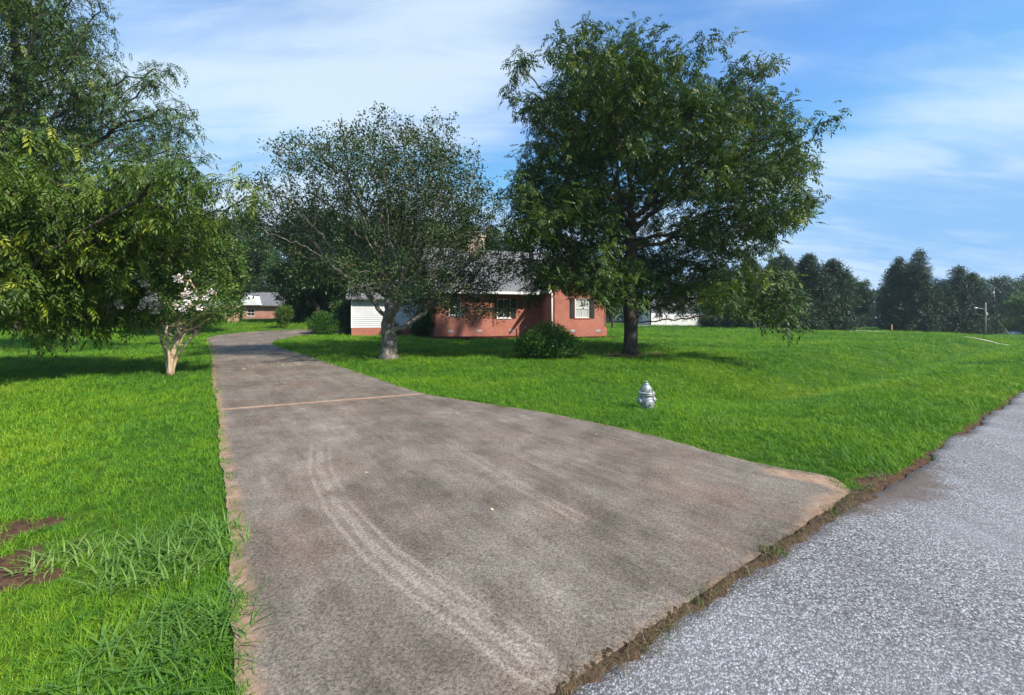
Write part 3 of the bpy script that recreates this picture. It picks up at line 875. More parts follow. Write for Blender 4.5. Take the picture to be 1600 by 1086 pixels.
# ------------------------------------------------------------------ trees
def colonize(rng, attractors, trunk, step, kill, infl=6.0, maxit=140, up=0.0, wander=0.12):
    nodes = [np.array(p_, float) for p_ in trunk]
    parent = [i - 1 for i in range(len(nodes))]
    A = attractors.copy()
    P = np.array(nodes)
    D = np.linalg.norm(A[:, None] - P[None], axis=2)
    ni = D.argmin(1); nd = D.min(1)
    seen = set()
    for it in range(maxit):
        act = nd < infl
        if not act.any():
            if len(A) == 0: break
            act = nd <= nd.min() + 0.5
        src = ni[act]
        dirs = A[act] - np.array(nodes)[src]
        dirs /= (np.linalg.norm(dirs, axis=1, keepdims=True) + 1e-9)
        uniq, inv = np.unique(src, return_inverse=True)
        acc = np.zeros((len(uniq), 3)); np.add.at(acc, inv, dirs)
        acc /= (np.linalg.norm(acc, axis=1, keepdims=True) + 1e-9)
        acc += rng.normal(0, wander, acc.shape); acc[:, 2] += up
        acc /= (np.linalg.norm(acc, axis=1, keepdims=True) + 1e-9)
        new = np.array(nodes)[uniq] + acc * step
        keep = []
        for k, u in enumerate(uniq):
            key = (int(u), tuple(np.round(acc[k], 1)))
            if key in seen: continue
            seen.add(key); keep.append(k)
        if not keep: break
        base = len(nodes)
        for k in keep:
            nodes.append(new[k]); parent.append(int(uniq[k]))
        NP = new[keep]
        Dn = np.linalg.norm(A[:, None] - NP[None], axis=2)
        m_ = Dn.min(1); better = m_ < nd
        ni[better] = Dn.argmin(1)[better] + base; nd[better] = m_[better]
        alive = nd > kill
        A, ni, nd = A[alive], ni[alive], nd[alive]
        if len(A) == 0: break
    return np.array(nodes), np.array(parent)

def tree_radii(parent, base_r, tip_r, expo=2.2):
    n = len(parent)
    w = np.zeros(n); kids = [[] for _ in range(n)]
    for i in range(n):
        if parent[i] >= 0: kids[parent[i]].append(i)
    for i in range(n - 1, -1, -1):
        if not kids[i]: w[i] = 1
        if parent[i] >= 0: w[parent[i]] += w[i]
    r = base_r * (w / w[0]) ** (1 / expo)
    return np.maximum(r, tip_r), w, kids

def branch_mesh(mb, nodes, parent, r, kids, ntrunk, flare=1.5):
    rr = r.copy()
    for i in range(min(3, ntrunk)):
        rr[i] *= (flare, 1.12, 1.03)[i]
    start = [(0, None)]
    while start:
        i, frm = start.pop()
        pts = []; rad = []
        if frm is not None:
            pts.append(nodes[frm]); rad.append(min(rr[frm], rr[i] * 1.15))
        while True:
            pts.append(nodes[i]); rad.append(rr[i])
            if not kids[i]: break
            ks = sorted(kids[i], key=lambda k: -r[k])
            for k in ks[1:]: start.append((k, i))
            i = ks[0]
        if len(pts) < 2: continue
        n = 12 if max(rad) > 0.12 else (6 if max(rad) > 0.03 else 4)
        mb.tube(pts, rad, n)

def lobe_points(rng, lobes, per_m3, shell=0.35, tuft=0.0, flat=0.75):
    out = []
    for L in lobes:
        cx, cy, cz, rx, ry, rz = L
        vol = 4.19 * rx * ry * rz
        n = max(6, int(vol * per_m3))
        d = rng.normal(0, 1, (n, 3)); d /= np.linalg.norm(d, axis=1, keepdims=True)
        rad = rng.random(n) ** shell
        q = np.array([cx, cy, cz]) + d * rad[:, None] * np.array([rx, ry, rz])
        if tuft > 0:                      # gather the points into leafy tufts with gaps between
            k = max(3, n // (9 if flat > 0.6 else 15))
            q = q[:k][rng.integers(0, k, n)] + rng.normal(0, tuft, (n, 3)) * np.array([1, 1, flat])
        out.append(q)
    return np.concatenate(out)

def euler_mats(yaw, pitch, roll):
    cy, sy, cp, sp_, cr_, sr = np.cos(yaw), np.sin(yaw), np.cos(pitch), np.sin(pitch), np.cos(roll), np.sin(roll)
    Z = np.zeros_like(yaw); O = Z + 1
    Rz = np.stack([cy, -sy, Z, sy, cy, Z, Z, Z, O], -1).reshape(-1, 3, 3)
    Ry = np.stack([cp, Z, sp_, Z, O, Z, -sp_, Z, cp], -1).reshape(-1, 3, 3)
    Rx = np.stack([O, Z, Z, Z, cr_, -sr, Z, sr, cr_], -1).reshape(-1, 3, 3)
    return Rz @ Ry @ Rx

def leaflet(o, d, up, L, W, fold):
    """one leaflet as quads (verts, faces): rhombic blade, folded along its midrib when fold"""
    o, d, up = np.array(o, float), np.array(d, float), np.array(up, float)
    d /= np.linalg.norm(d); s = np.cross(d, up); s /= np.linalg.norm(s); u = np.cross(s, d)
    if not fold:
        return [o, o + d * L * 0.45 + s * W / 2, o + d * L - u * L * 0.08, o + d * L * 0.45 - s * W / 2], [(0, 1, 2, 3)]
    m = o + d * L * 0.5 - u * W * 0.05
    t = o + d * L - u * L * 0.15
    a = o + d * L * 0.38 + s * W / 2 + u * W * 0.14; b = o + d * L * 0.38 - s * W / 2 + u * W * 0.14
    return [o, a, m, b, t], [(0, 1, 2, 3)] + [(1, 4, 2, 2)][:0] + [(2, 1, 4, 3)]

def compound(pairs, L, ll, lw, droop, fold, rng):
    V = []; F = []
    for k in range(pairs + 1):
        t = (k + 1) / (pairs + 1)
        p_ = np.array([L * t, 0, -droop * L * t * t])
        tang = np.array([1, 0, -2 * droop * t])
        dirs = [tang] if k == pairs else [tang * 0.75 + np.array([0, s * 0.9, -0.25]) for s in (1, -1)]
        for d in dirs:
            v, f = leaflet(p_, d + rng.normal(0, 0.12, 3), (0, 0, 1) + rng.normal(0, 0.25, 3), ll * rng.uniform(0.8, 1.15), lw, fold)
            n = len(V); V += list(v); F += [tuple(i + n for i in q) for q in f]
    return np.array(V), np.array(F)

def spray(n, R_, ll, lw, rng, flat=0.5, fold=False):
    """loose clump of n single leaves"""
    V = []; F = []
    for k in range(n):
        d = rng.normal(0, 1, 3); d[2] = d[2] * flat - 0.15
        d /= np.linalg.norm(d)
        o = d * R_ * rng.random() ** 0.5
        dd = d + rng.normal(0, 0.5, 3)
        v, f = leaflet(o, dd, (0, 0, 1) + rng.normal(0, 0.5, 3), ll * rng.uniform(0.7, 1.2), lw * rng.uniform(0.8, 1.2), fold)
        m_ = len(V); V += list(v); F += [tuple(i + m_ for i in q) for q in f]
    return np.array(V), np.array(F)

def scatter(name, templates, pos, mats, scale, tint, rng):
    """one mesh out of many copies of leaf templates"""
    VV = []; FF = []; TT = []; off = 0
    pick = rng.integers(0, len(templates), len(pos))
    for k, (tv, tf) in enumerate(templates):
        sel = np.where(pick == k)[0]
        if len(sel) == 0: continue
        v = np.einsum('nij,vj->nvi', mats[sel], tv) * scale[sel, None, None] + pos[sel, None, :]
        nv = len(tv)
        f = tf[None] + (np.arange(len(sel)) * nv)[:, None, None] + off
        VV.append(v.reshape(-1, 3)); FF.append(f.reshape(-1, 4)); TT.append(np.repeat(tint[sel], nv))
        off += len(sel) * nv
    V = np.concatenate(VV); F = np.concatenate(FF)
    return quad_mesh(name, V, F, False, {'tint': np.clip(np.concatenate(TT), 0, 1)})

def leaves_at(rng, pts, per, jitter, pitch=(0.0, 0.9), tip_tint=None):
    n = len(pts)
    pos = np.repeat(pts, per, 0) + rng.normal(0, jitter, (n * per, 3))
    base = np.repeat(np.clip(rng.normal(0.46, 0.22, n), 0, 1), per)
    tint = base + rng.normal(0, 0.13, n * per)
    yaw = rng.random(n * per) * 2 * math.pi
    pt = rng.uniform(pitch[0], pitch[1], n * per)
    roll = rng.normal(0, 0.35, n * per)
    return pos, euler_mats(yaw, pt, roll), rng.uniform(0.75, 1.2, n * per), tint

def make_tree(name, label, cat, loc, lobes, trunk, seed, base_r, tip_r, step, kill, per_m3, leafs, per_leaf, jitter, bark, leafmat,
              wmax=2, shell=0.4, pitch=(0.0, 0.9), wander=0.12, up=0.0, flare=1.5, group=None, leafprob=1.0, expo=2.2, tuft=0.0, flat=0.75):
    rng = np.random.default_rng(seed)
    root = thing(name, label, cat, loc, 0, group)
    att = lobe_points(rng, lobes, per_m3, shell, tuft, flat)
    att = att[att[:, 2] > 0.6]
    nodes, parent = colonize(rng, att, trunk, step, kill, up=up, wander=wander)
    r, w, kids = tree_radii(parent, base_r, tip_r, expo)
    mb = MB(); branch_mesh(mb, nodes, parent, r, kids, len(trunk), flare)
    mb.build('trunk', bark, root)
    sel = np.where(w <= wmax)[0]
    sel = sel[sel >= len(trunk)]
    if leafprob < 1: sel = sel[rng.random(len(sel)) < leafprob]
    pos, mats, scl, tint = leaves_at(rng, nodes[sel], per_leaf, jitter, pitch)
    m = scatter('crown', leafs, pos, mats, scl, tint, rng)
    link('crown', m, leafmat, root)
    return root, nodes, w

def deepen(rng, lobes, spread, dup_=2, taper=7.0, dome=19.0):
    """give crown lobes (x, z, rx, rz) a place in depth"""
    out = []
    for (x, z, rx, rz) in lobes:
        room = spread * math.sqrt(max(0.05, 1 - min(1, abs(x) / taper) ** 2))
        for k in range(dup_):
            y = rng.uniform(-1, 1) * room if dup_ > 1 else rng.uniform(-0.5, 0.5) * room
            out.append((x * (1 if k == 0 else rng.uniform(0.75, 0.97)) * (1 - 0.6 * abs(y) / dome), y, 1.5 + (z - 1.5) * (1 - abs(y) / dome), rx, min(rx, 2.6) * rng.uniform(0.8, 1.1), rz))
    return out

TR = np.random.default_rng(11)
PECAN = [(-0.44, 13.3, 2.04, 2.0), (2.62, 13.1, 1.6, 1.9), (-2.47, 10.53, 2.2, 2.2), (4.8, 10.53, 1.8, 2.1), (-3.93, 8.49, 1.9, 1.9), (-4.65, 10.96, 1.1, 1.3), (0.15, 9.36, 3.3, 3.0), (3.63, 7.33, 3.0, 2.8), (6.5, 9.65, 1.0, 1.5), (7.2, 8.35, 0.9, 0.9), (-3.34, 6.16, 2.5, 1.9), (0.73, 5.0, 3.6, 2.2), (4.8, 5.0, 2.2, 2.0), (6.8, 6.02, 1.1, 0.8), (3.63, 3.3, 2.0, 1.2), (-3.2, 3.9, 1.6, 1.0), (4.95, 2.3, 0.95, 1.0), (1.6, 3.1, 1.6, 0.9), (-1.31, 3.4, 1.3, 1.0), (-4.4, 4.4, 1.5, 1.3), (-5.0, 5.6, 1.0, 1.2), (-3.9, 3.2, 1.5, 0.9), (-5.1, 7.2, 0.9, 1.3), (4.9, 3.4, 1.4, 1.1), (5.2, 1.9, 0.6, 0.8), (-2.2, 2.7, 1.2, 0.7), (2.6, 2.5, 1.2, 0.6)]
tp = [compound(4, 0.34, 0.155, 0.056, 0.38, False, TR) for _ in range(6)]
pt = [(0.02 * math.sin(0.5 * k), 0.03 * math.sin(k), 0.30 * k) for k in range(20)]
make_tree('pecan_tree', 'tall broad dark green pecan tree standing alone on the right lawn', 'tree', (5.38, 18.91, h(5.38, 18.91) - 0.05),
          deepen(TR, [(x * 0.97, z * 1.06, a, b) for x, z, a, b in PECAN], 4.6, 2, 7.0, 34.0), pt, 21, 0.30, 0.010, 0.28, 0.34, 6.0, tp, 7, 0.20, M['bark'], M['pecan_leaf'], wmax=3, flare=1.35, up=0.03, wander=0.18, tuft=0.38, pitch=(-0.35, 0.75))

CHERRY = [(0.88, 8.6, 2.41, 1.3), (-1.5, 7.9, 2.41, 1.34), (2.6, 8.1, 1.61, 1.34), (-3.9, 6.8, 1.87, 1.07), (-5.7, 6.6, 1.2, 0.75), (-2.6, 8.0, 1.4, 0.8), (3.8, 7.2, 1.1, 0.9), (-5.0, 5.4, 1.2, 0.8), (0.88, 6.42, 3.21, 1.61), (3.56, 5.89, 1.2, 1.34), (-2.33, 4.82, 2.41, 1.2), (3.02, 3.75, 2.41, 1.61), (0.35, 3.75, 2.41, 1.34), (5.17, 3.48, 1.2, 1.2), (-4.47, 4.55, 1.34, 1.34), (4.1, 2.28, 1.61, 0.8), (1.42, 2.41, 1.34, 0.67)]
tc_ = [spray(5, 0.14, 0.115, 0.054, TR, 0.6) for _ in range(6)]
ct = [(0.0, 0, 0), (0.02, 0, 0.3), (0.03, 0.01, 0.6), (0.03, 0.02, 0.9), (0.0, 0.03, 1.2), (-0.03, 0.02, 1.5)]
make_tree('cherry_tree', 'spreading vase-shaped tree with grey twiggy branches and thin leaves beside the driveway', 'tree', (-5.16, 17.37, h(-5.16, 17.37) - 0.05),
          deepen(TR, CHERRY, 3.8, 2, 6.0, 15.0), ct, 33, 0.30, 0.006, 0.20, 0.26, 15.0, tc_, 4, 0.10, M['cherry_bark'], M['cherry_leaf'], wmax=4, flare=1.7, wander=0.22, leafprob=0.85, expo=2.0, tuft=0.40, flat=0.4)

NEAR = [(3.72, 5.08, 1.86, 1.02), (5.75, 5.15, 1.52, 0.80), (7.45, 5.2, 1.18, 0.62), (3.55, 3.55, 1.86, 1.02), (5.2, 3.9, 1.3, 0.7), (7.1, 4.5, 0.95, 0.55), (3.05, 2.37, 1.35, 0.68), (4.3, 2.2, 0.9, 0.42), (1.02, 4.57, 2.03, 1.69), (-1.52, 5.08, 2.2, 2.03), (2.6, 3.0, 1.3, 1.1), (3.4, 1.75, 0.9, 0.35), (4.1, 3.0, 1.1, 0.8), (4.5, 2.7, 0.8, 0.6), (2.2, 4.4, 1.6, 1.2), (4.8, 4.4, 1.4, 0.8)]
tn = [compound(5, 0.36, 0.15, 0.044, 0.5, False, TR) for _ in range(8)]
nt = [(0.03 * k, 0.02 * k, 0.3 * k) for k in range(8)]
make_tree('drooping_pecan', 'leafy pecan with low drooping yellow-green branches over the left lawn', 'tree', (-15.5, 11.2, -0.05),
          deepen(TR, NEAR, 2.2, 3, 9.0, 14.0), nt, 45, 0.24, 0.009, 0.26, 0.34, 9.0, tn, 7, 0.20, M['bark'], M['near_leaf'], wmax=3, up=-0.02, tuft=0.36, pitch=(-0.2, 0.9))

HIGH = [(0.2, 14.0, 2.2, 1.6), (2.2, 13.6, 1.6, 1.4), (1.23, 12.8, 2.71, 2.22), (3.45, 12.31, 1.48, 1.48), (4.92, 13.05, 1.0, 1.1), (2.46, 10.34, 2.71, 1.72), (5.17, 10.34, 1.4, 1.1), (6.7, 9.6, 1.2, 0.85), (7.4, 8.86, 0.7, 0.8), (3.94, 8.37, 1.8, 0.9), (0.74, 8.37, 1.97, 1.48), (6.2, 8.12, 1.1, 0.65), (-2.71, 12.31, 2.95, 2.95), (-2.71, 8.86, 2.95, 2.46), (0.74, 15.26, 2.95, 1.97)]
th_ = [compound(4, 0.32, 0.14, 0.042, 0.5, False, TR) for _ in range(6)]
ht = [(0.0, 0.02 * k, 0.35 * k) for k in range(14)]
make_tree('tall_pecan', 'tall open-crowned pecan rising above the drooping pecan at the lawn edge', 'tree', (-21.2, 16.4, h(-21.2, 16.4) - 0.05),
          deepen(TR, [(x + 1.2, z, a, b) for x, z, a, b in HIGH], 3.0, 2, 10.0, 30.0), ht, 52, 0.30, 0.010, 0.30, 0.40, 6.0, th_, 6, 0.20, M['bark'], M['pecan_leaf'], wmax=3, wander=0.16, tuft=0.36, pitch=(-0.3, 0.8))

# crape myrtles: several pale stems from one base, blossom at the tips
def crape(label, loc, seed, scale, blossoms, lean):
    rng = np.random.default_rng(seed)
    root = thing('crape_myrtle', label, 'small tree', loc)
    lobes = [(0.0, -0.1, 2.1, 1.1, 1.0, 0.55), (1.2, 0, 2.2, 1.0, 0.9, 0.7), (-0.8, -0.1, 2.2, 0.7, 0.8, 0.6), (0.4, 0.2, 2.8, 1.1, 0.9, 0.55), (1.8, 0, 1.95, 0.55, 0.6, 0.5)]
    lobes = [tuple(c * scale for c in L) for L in lobes]
    tips_all = []; mb = MB()
    stems = [(0.0, 0.0, 0.30, 0.0, 0.075), (-0.06, 0.02, -0.34, 0.1, 0.040), (0.04, -0.05, 0.05, -0.2, 0.035), (0.05, 0.05, 0.5, 0.25, 0.04)]
    att = lobe_points(rng, lobes, 32 / scale ** 3, 0.45)
    for k, (sx, sy, lx, ly, br) in enumerate(stems):
        tk = [((sx + lx * t * t * 1.2) * scale, (sy + ly * t * t) * scale, t * 1.35 * scale) for t in np.linspace(0, 1, 7)]
        sub = att[rng.random(len(att)) < (0.5 if k == 0 else 0.22)]
        nodes, parent = colonize(rng, sub, tk, 0.13 * scale, 0.22 * scale, wander=0.2)
        r, w, kids = tree_radii(parent, br * scale, 0.006, 2.2)
        branch_mesh(mb, nodes, parent, r, kids, len(tk), 1.35)
        tips_all.append(nodes[(w <= 2) & (np.arange(len(w)) >= 6)])
    mb.build('trunk', M['crape_bark'], root)
    tips = np.concatenate(tips_all)
    tl = [spray(7, 0.11, 0.085, 0.042, rng, 0.7, True) for _ in range(5)]
    pos, mats, scl, tint = leaves_at(rng, tips, 4, 0.09)
    link('crown', scatter('crown', tl, pos, mats, scl, tint, rng), M['crape_leaf'], root)
    outer = tips[(tips[:, 2] > 1.9 * scale) & (tips[:, 1] < -0.25 * scale)]
    tb = [spray(40, 0.10, 0.055, 0.052, rng, 1.0) for _ in range(4)]
    for q in outer[rng.permutation(len(outer))[:blossoms]]:
        n = np.zeros(1)
        m = scatter('blossom', tb, (q + np.array([0, -0.24, 0.04]))[None], euler_mats(n + rng.random() * 6, n, n), np.array([rng.uniform(0.6, 1.1)]), n, rng)
        link('blossom', m, M['petal'], root)
    return root
crape('crape myrtle with peeling pale trunk and pinkish white blossoms on the left lawn', (-10.22, 12.42, -0.03), 61, 1.0, 44, 0.3)
crape('smaller bushy crape myrtle behind the blossoming one beside the driveway edge', (-18.9, 23.6, h(-18.9, 23.6) - 0.03), 62, 0.8, 6, 0.1)

# generic broadleaf trees of the woods
def woods_proto(name, label, cat, loc, seed, height, radius, leafmat, per=5, group=None, clump=0.42, ll=0.30, lw=0.16, low=0.12, cnt=16, dens=0.8):
    rng = np.random.default_rng(seed)
    lobes = []
    for k in range(16):
        t = rng.uniform(low, 0.92)
        prof = math.sin(math.pi * min(1, (t * 0.86 + 0.16))) ** 0.7
        a = rng.random() * 6.28
        rr = radius * prof * rng.uniform(0.25, 0.72)
        s = radius * rng.uniform(0.30, 0.48)
        lobes.append((rr * math.cos(a), rr * math.sin(a), t * height, s, s, s * rng.uniform(0.6, 0.9)))
    lobes.append((0, 0, height * 0.9, radius * 0.3, radius * 0.3, height * 0.1))
    trunk = [(0, 0, height * 0.03 * k) for k in range(6)]
    tl = [spray(cnt, clump, ll, lw, rng, 0.7) for _ in range(5)]
    return make_tree(name, label, cat, loc, lobes, trunk, seed, 0.02 * height, 0.02, height * 0.045, height * 0.055, dens * (12 / height) ** 2.2, tl, per, clump * 0.8,
                     M['dark_bark'], leafmat, wmax=5, shell=0.4, group=group)[0]
def on(x, y, dz=-0.08): return (x, y, h(x, y) + dz)

GW = 'trees of the wood behind the brick house'
LW = 'leafy tree in the dark wood behind the driveway bend'
A = woods_proto('woods_tree', LW, 'tree', on(-34, 52), 71, 14, 5.5, M['woods_leaf'], group=GW, dens=1.7, low=0.30)
B = woods_proto('woods_tree', LW, 'tree', on(-26, 56), 72, 13, 5.0, M['woods_leaf'], group=GW, dens=2.0)
C_ = woods_proto('bright_tree', 'lighter yellow-green leafy tree at the edge of the wood left of the driveway', 'tree', on(-25.5, 33.5), 73, 9.5, 4.2, M['bright_leaf'], per=6, low=0.42, dens=1.4)
WOOD_LABELS = [
    (((-50, 84), (-64, 84), (-34, 86)), 'tall dark tree behind the roof of the far pink brick house', 'trees behind the far brick house'),
    (((-36, 40), (-44, 37)), 'shorter dark tree standing before the wood behind the drooping pecan', 'shorter trees before the wood'),
    (((-24, 48), (-21.5, 46)), 'dark tree behind the lone light green shrub', 'trees behind the lone shrub'),
    (((-17.5, 47.5), (-15, 52)), 'dark tree right behind the big evergreen bush', 'trees behind the evergreen bush'),
    (((-10, 54), (-13, 60)), 'dark tree behind the white siding wing of the brick house', 'trees behind the siding wing')]
for k, (x, y, s, rz) in enumerate([(-44, 50, 1.0, 1.0), (-52, 46, 1.05, 2.2), (-62, 48, 1.15, 0.4), (-60, 62, 1.1, 3.0), (-50, 84, 1.2, 1.7), (-64, 84, 1.3, 0.3), (-34, 86, 1.2, 0.9), (-20, 66, 1.15, 2.0), (-13, 60, 1.1, 0.2), (-36, 40, 0.72, 4.0), (-44, 37, 0.8, 5.1), (-24, 48, 0.88, 3.6), (-21.5, 46, 0.95, 0.5), (-17.5, 47.5, 1.0, 1.5), (-15, 52, 1.1, 4.6), (-10, 54, 1.1, 2.9)]):
    d = dup((A, B)[k % 2], on(x, y), rz, s)
    for spots_, lab, grp in WOOD_LABELS:
        if (x, y) in spots_: d['label'] = lab; d['group'] = grp
A['label'] = 'dark leafy tree directly behind the tan brick pillar'; A.pop('group', None)
LB = 'leafy tree rising behind the roof of the brick house'
for k, (x, y, s, rz) in enumerate([(-6.5, 56, 1.12, 1.0), (-1.5, 58, 1.0, 2.6), (5, 60, 0.72, 4.0), (14, 58, 0.62, 5.0)]):
    d = dup((B, A)[k % 2], on(x, y), rz, s, LB); d['group'] = 'trees behind the brick house'
LG = 'leafy tree around the white garage'
for k, (x, y, s, rz) in enumerate([(11.5, 64, 0.55, 0.3), (17, 76, 0.8, 1.9), (35, 74, 0.7, 3.1), (40, 80, 0.75, 0.8)]):
    d = dup((B, A)[k % 2], on(x, y), rz, s, LG); d['group'] = 'trees around the garage'

# cedars on the right
def conifer(name, label, loc, seed, height, radius, group=None, tops=1, leafmat=None):
    rng = np.random.default_rng(seed)
    root = thing(name, label, 'tree', loc, 0, group)
    mb = MB()
    pts = []; tn_ = []
    for tpk in range(tops):
        ox, oy = (0, 0) if tpk == 0 else (rng.uniform(-.5, .5) * radius, rng.uniform(-.4, .4) * radius)
        hh = height * (1 if tpk == 0 else rng.uniform(0.72, 0.93))
        mb.tube([(ox * 0.4, oy * 0.4, 0), (ox, oy, hh * 0.5), (ox, oy, hh * 0.97)], [0.022 * height / tops ** 0.5, 0.013 * height / tops ** 0.5, 0.02], 8)
        nb = int(230 / tops ** 0.5)
        ph = rng.random() * 6
        for b in range(nb):
            t = (b + rng.random()) / nb
            z = hh * (0.05 + 0.95 * t)
            a = b * 2.4 + rng.normal(0, 0.3)
            prof = (1 - t) ** 0.6 * (0.75 + 0.25 * math.sin(a * 2 + ph + t * 5)) + 0.03
            if t < 0.12: prof *= 0.75 + 2 * t
            ln = radius * (1 if tops == 1 else 0.75) * prof * rng.uniform(0.75, 1.12)
            rise = 0.25 - 0.45 * (1 - t)
            tip = (ox + ln * math.cos(a), oy + ln * math.sin(a), max(0.3, z + ln * rise))
            mb.tube([(ox, oy, z), tip], [0.02 + 0.008 * ln, 0.008], 4, False)
            m_ = int(5 + ln * 5.5)
            f = rng.uniform(0.25, 1.05, m_)
            q = np.array([ox, oy, z])[None] * (1 - f[:, None]) + np.array(tip)[None] * f[:, None]
            q += rng.normal(0, 0.16, q.shape)
            pts.append(q); tn_.append(np.full(m_, rng.normal(0.4, 0.2)))
    P = np.concatenate(pts); T = np.concatenate(tn_)
    mb.build('trunk', M['dark_bark'], root)
    n = len(P)
    tl = [spray(9, 0.36, 0.30, 0.095, rng, 0.9) for _ in range(5)]
    m = scatter('crown', tl, P, euler_mats(rng.random(n) * 6.28, rng.uniform(-0.2, 0.6, n), rng.normal(0, 0.3, n)), rng.uniform(0.7, 1.25, n), T + rng.normal(0, 0.15, n), rng)
    link('crown', m, leafmat or M['cedar_leaf'], root)
    return root
GC = 'cedars in a row at the lawn edge'
LC = 'dark cedar in the dense row beyond the right lawn'
c1_ = conifer('cedar_tree', LC, on(36.5, 56.0), 81, 9.8, 4.6, GC)
c2_ = conifer('cedar_tree', LC, on(41.0, 57.5), 82, 10.4, 4.8, GC)
for k, (x, y, s, rz) in enumerate([(45.5, 59.0, 1.0, 2.0), (31.8, 55.5, 0.86, 4.0), (38.5, 61, 1.02, 1.0), (28.0, 57.5, 0.74, 0.5), (43.5, 62.5, 1.0, 5.0)]):
    dup((c1_, c2_)[k % 2], on(x, y), rz, s)
conifer('multi_topped_cedar', 'tallest ragged cedar with several pointed tops near the pale lamp pole', on(66.0, 67.5), 83, 13.0, 6.4, None, 4)
conifer('multi_topped_cedar', 'rounded lower cedar crowding the right flank of the tallest ragged cedar', on(72.0, 67.0), 84, 10.6, 5.8, None, 4)
conifer('multi_topped_cedar', 'narrow ragged cedar crowding the left flank of the tallest ragged cedar', on(62.3, 67.0), 85, 11.6, 4.8, None, 3)
d = dup(A, on(57.5, 72), 1.2, (0.85, 0.85, 0.70), 'rounded leafy tree filling the gap between the two cedar groups'); d.pop('group', None)
d = dup(B, on(53.5, 74), 2.2, (0.75, 0.75, 0.70), 'bluish leafy tree peeking beside the end of the cedar row'); d.pop('group', None)
LF = 'distant leafy tree in the wood beyond the utility poles'
GF = 'distant trees beyond the utility poles'
for k, (x, y, s, rz) in enumerate([(97, 100, 0.9, 0.1), (106, 98, 0.95, 1.3), (115, 97, 1.0, 2.2), (124, 98, 1.05, 3.3), (134, 100, 1.1, 4.2), (88, 104, 0.85, 5.0), (110, 116, 1.25, 0.7), (126, 114, 1.2, 2.9), (142, 112, 1.2, 1.1), (96, 118, 1.15, 3.9), (80, 108, 0.95, 2.4), (70, 112, 0.9, 1.4), (58, 112, 0.9, 4.4), (46, 108, 0.9, 0.4), (150, 104, 1.1, 2.0)]):
    d = dup((A, B)[k % 2], on(x, y), rz, s, LF); d['group'] = GF
woods_proto('weeping_tree', 'pale green dome-shaped tree behind the utility pole', 'tree', on(92.5, 76), 90, 7.0, 5.4, M['bright_leaf'], low=0.05, dens=0.3)
woods_proto('small_round_tree', 'low pale green bushy tree left of the lamp pole', 'tree', on(76.5, 68.0), 91, 2.7, 2.4, M['bright_leaf'], low=0.02, clump=0.25, ll=0.2, lw=0.1, dens=0.03)

# the far wood all round the horizon: one mass of leaves nobody could count
def distant_wood():
    rng = np.random.default_rng(95)
    n = 7000
    a = rng.uniform(R(-66), R(72), n); r = rng.uniform(150, 185, n)
    x, y = r * np.sin(a), r * np.cos(a)
    top = 11 + 3.0 * np.sin(a * 31) * np.sin(a * 17 + 1) + 2.0 * np.sin(a * 83 + r * 0.3)
    z = H(x, y) + top * rng.random(n) ** 0.7
    tl = [spray(8, 1.5, 1.5, 0.9, rng, 0.7) for _ in range(4)]
    m = scatter('distant_wood', tl, np.stack([x, y, z], 1), euler_mats(rng.random(n) * 6.28, rng.uniform(-0.4, 0.6, n), rng.normal(0, 0.4, n)), rng.uniform(0.7, 1.2, n), rng.normal(0.4, 0.2, n), rng)
    tag(link('distant_wood', m, M['woods_leaf']), 'far wood closing the horizon beyond the lawns', 'wood', None, 'stuff')
distant_wood()

# shrubs
def shrub(name, label, cat, loc, seed, lobes, leafmat, n, ll, lw, cnt=9, clump=0.12, stems=7, group=None, shell=0.22, pitch=(-0.5, 0.7), stemtop=0.7):
    rng = np.random.default_rng(seed)
    root = thing(name, label, cat, loc, 0, group)
    vol = np.array([L[3] * L[4] * L[5] for L in lobes]); vol = vol / vol.sum()
    pts = []
    for L, v in zip(lobes, vol):
        k = max(4, int(n * v))
        d = rng.normal(0, 1, (k, 3)); d /= np.linalg.norm(d, axis=1, keepdims=True)
        wob = 1 + 0.16 * np.sin(d[:, 0] * 5 + L[0] * 3) * np.cos(d[:, 1] * 4 + L[2] * 2) + 0.1 * np.sin(d[:, 2] * 9 + L[1])
        pts.append(np.array(L[:3]) + d * (rng.random(k) ** shell * wob)[:, None] * np.array(L[3:]))
    P = np.concatenate(pts); P = P[P[:, 2] > 0.06]
    mb = MB()
    zt = max(L[2] + L[5] for L in lobes)
    for k in range(stems):
        L = lobes[rng.integers(0, len(lobes))]
        tip = np.array(L[:3]) + rng.normal(0, 0.25, 3) * np.array(L[3:])
        tip[2] = max(tip[2], 0.3)
        b = np.array([rng.normal(0, 0.10), rng.normal(0, 0.10), 0])
        mid = b * 0.5 + tip * 0.5; mid[2] *= 0.9
        mb.tube([b, mid, tip], [0.03, 0.02, 0.008], 6)
    mb.build('stem', M['dark_bark'], root)
    m_ = len(P)
    tl = [spray(cnt, clump, ll, lw, rng, 0.8) for _ in range(5)]
    tint = rng.normal(0.42, 0.22, m_) + 0.15 * np.sin(P[:, 0] * 4) * np.sin(P[:, 2] * 5)
    link('foliage', scatter('foliage', tl, P, euler_mats(rng.random(m_) * 6.28, rng.uniform(pitch[0], pitch[1], m_), rng.normal(0, 0.4, m_)), rng.uniform(0.7, 1.25, m_), tint, rng), leafmat, root)
    return root
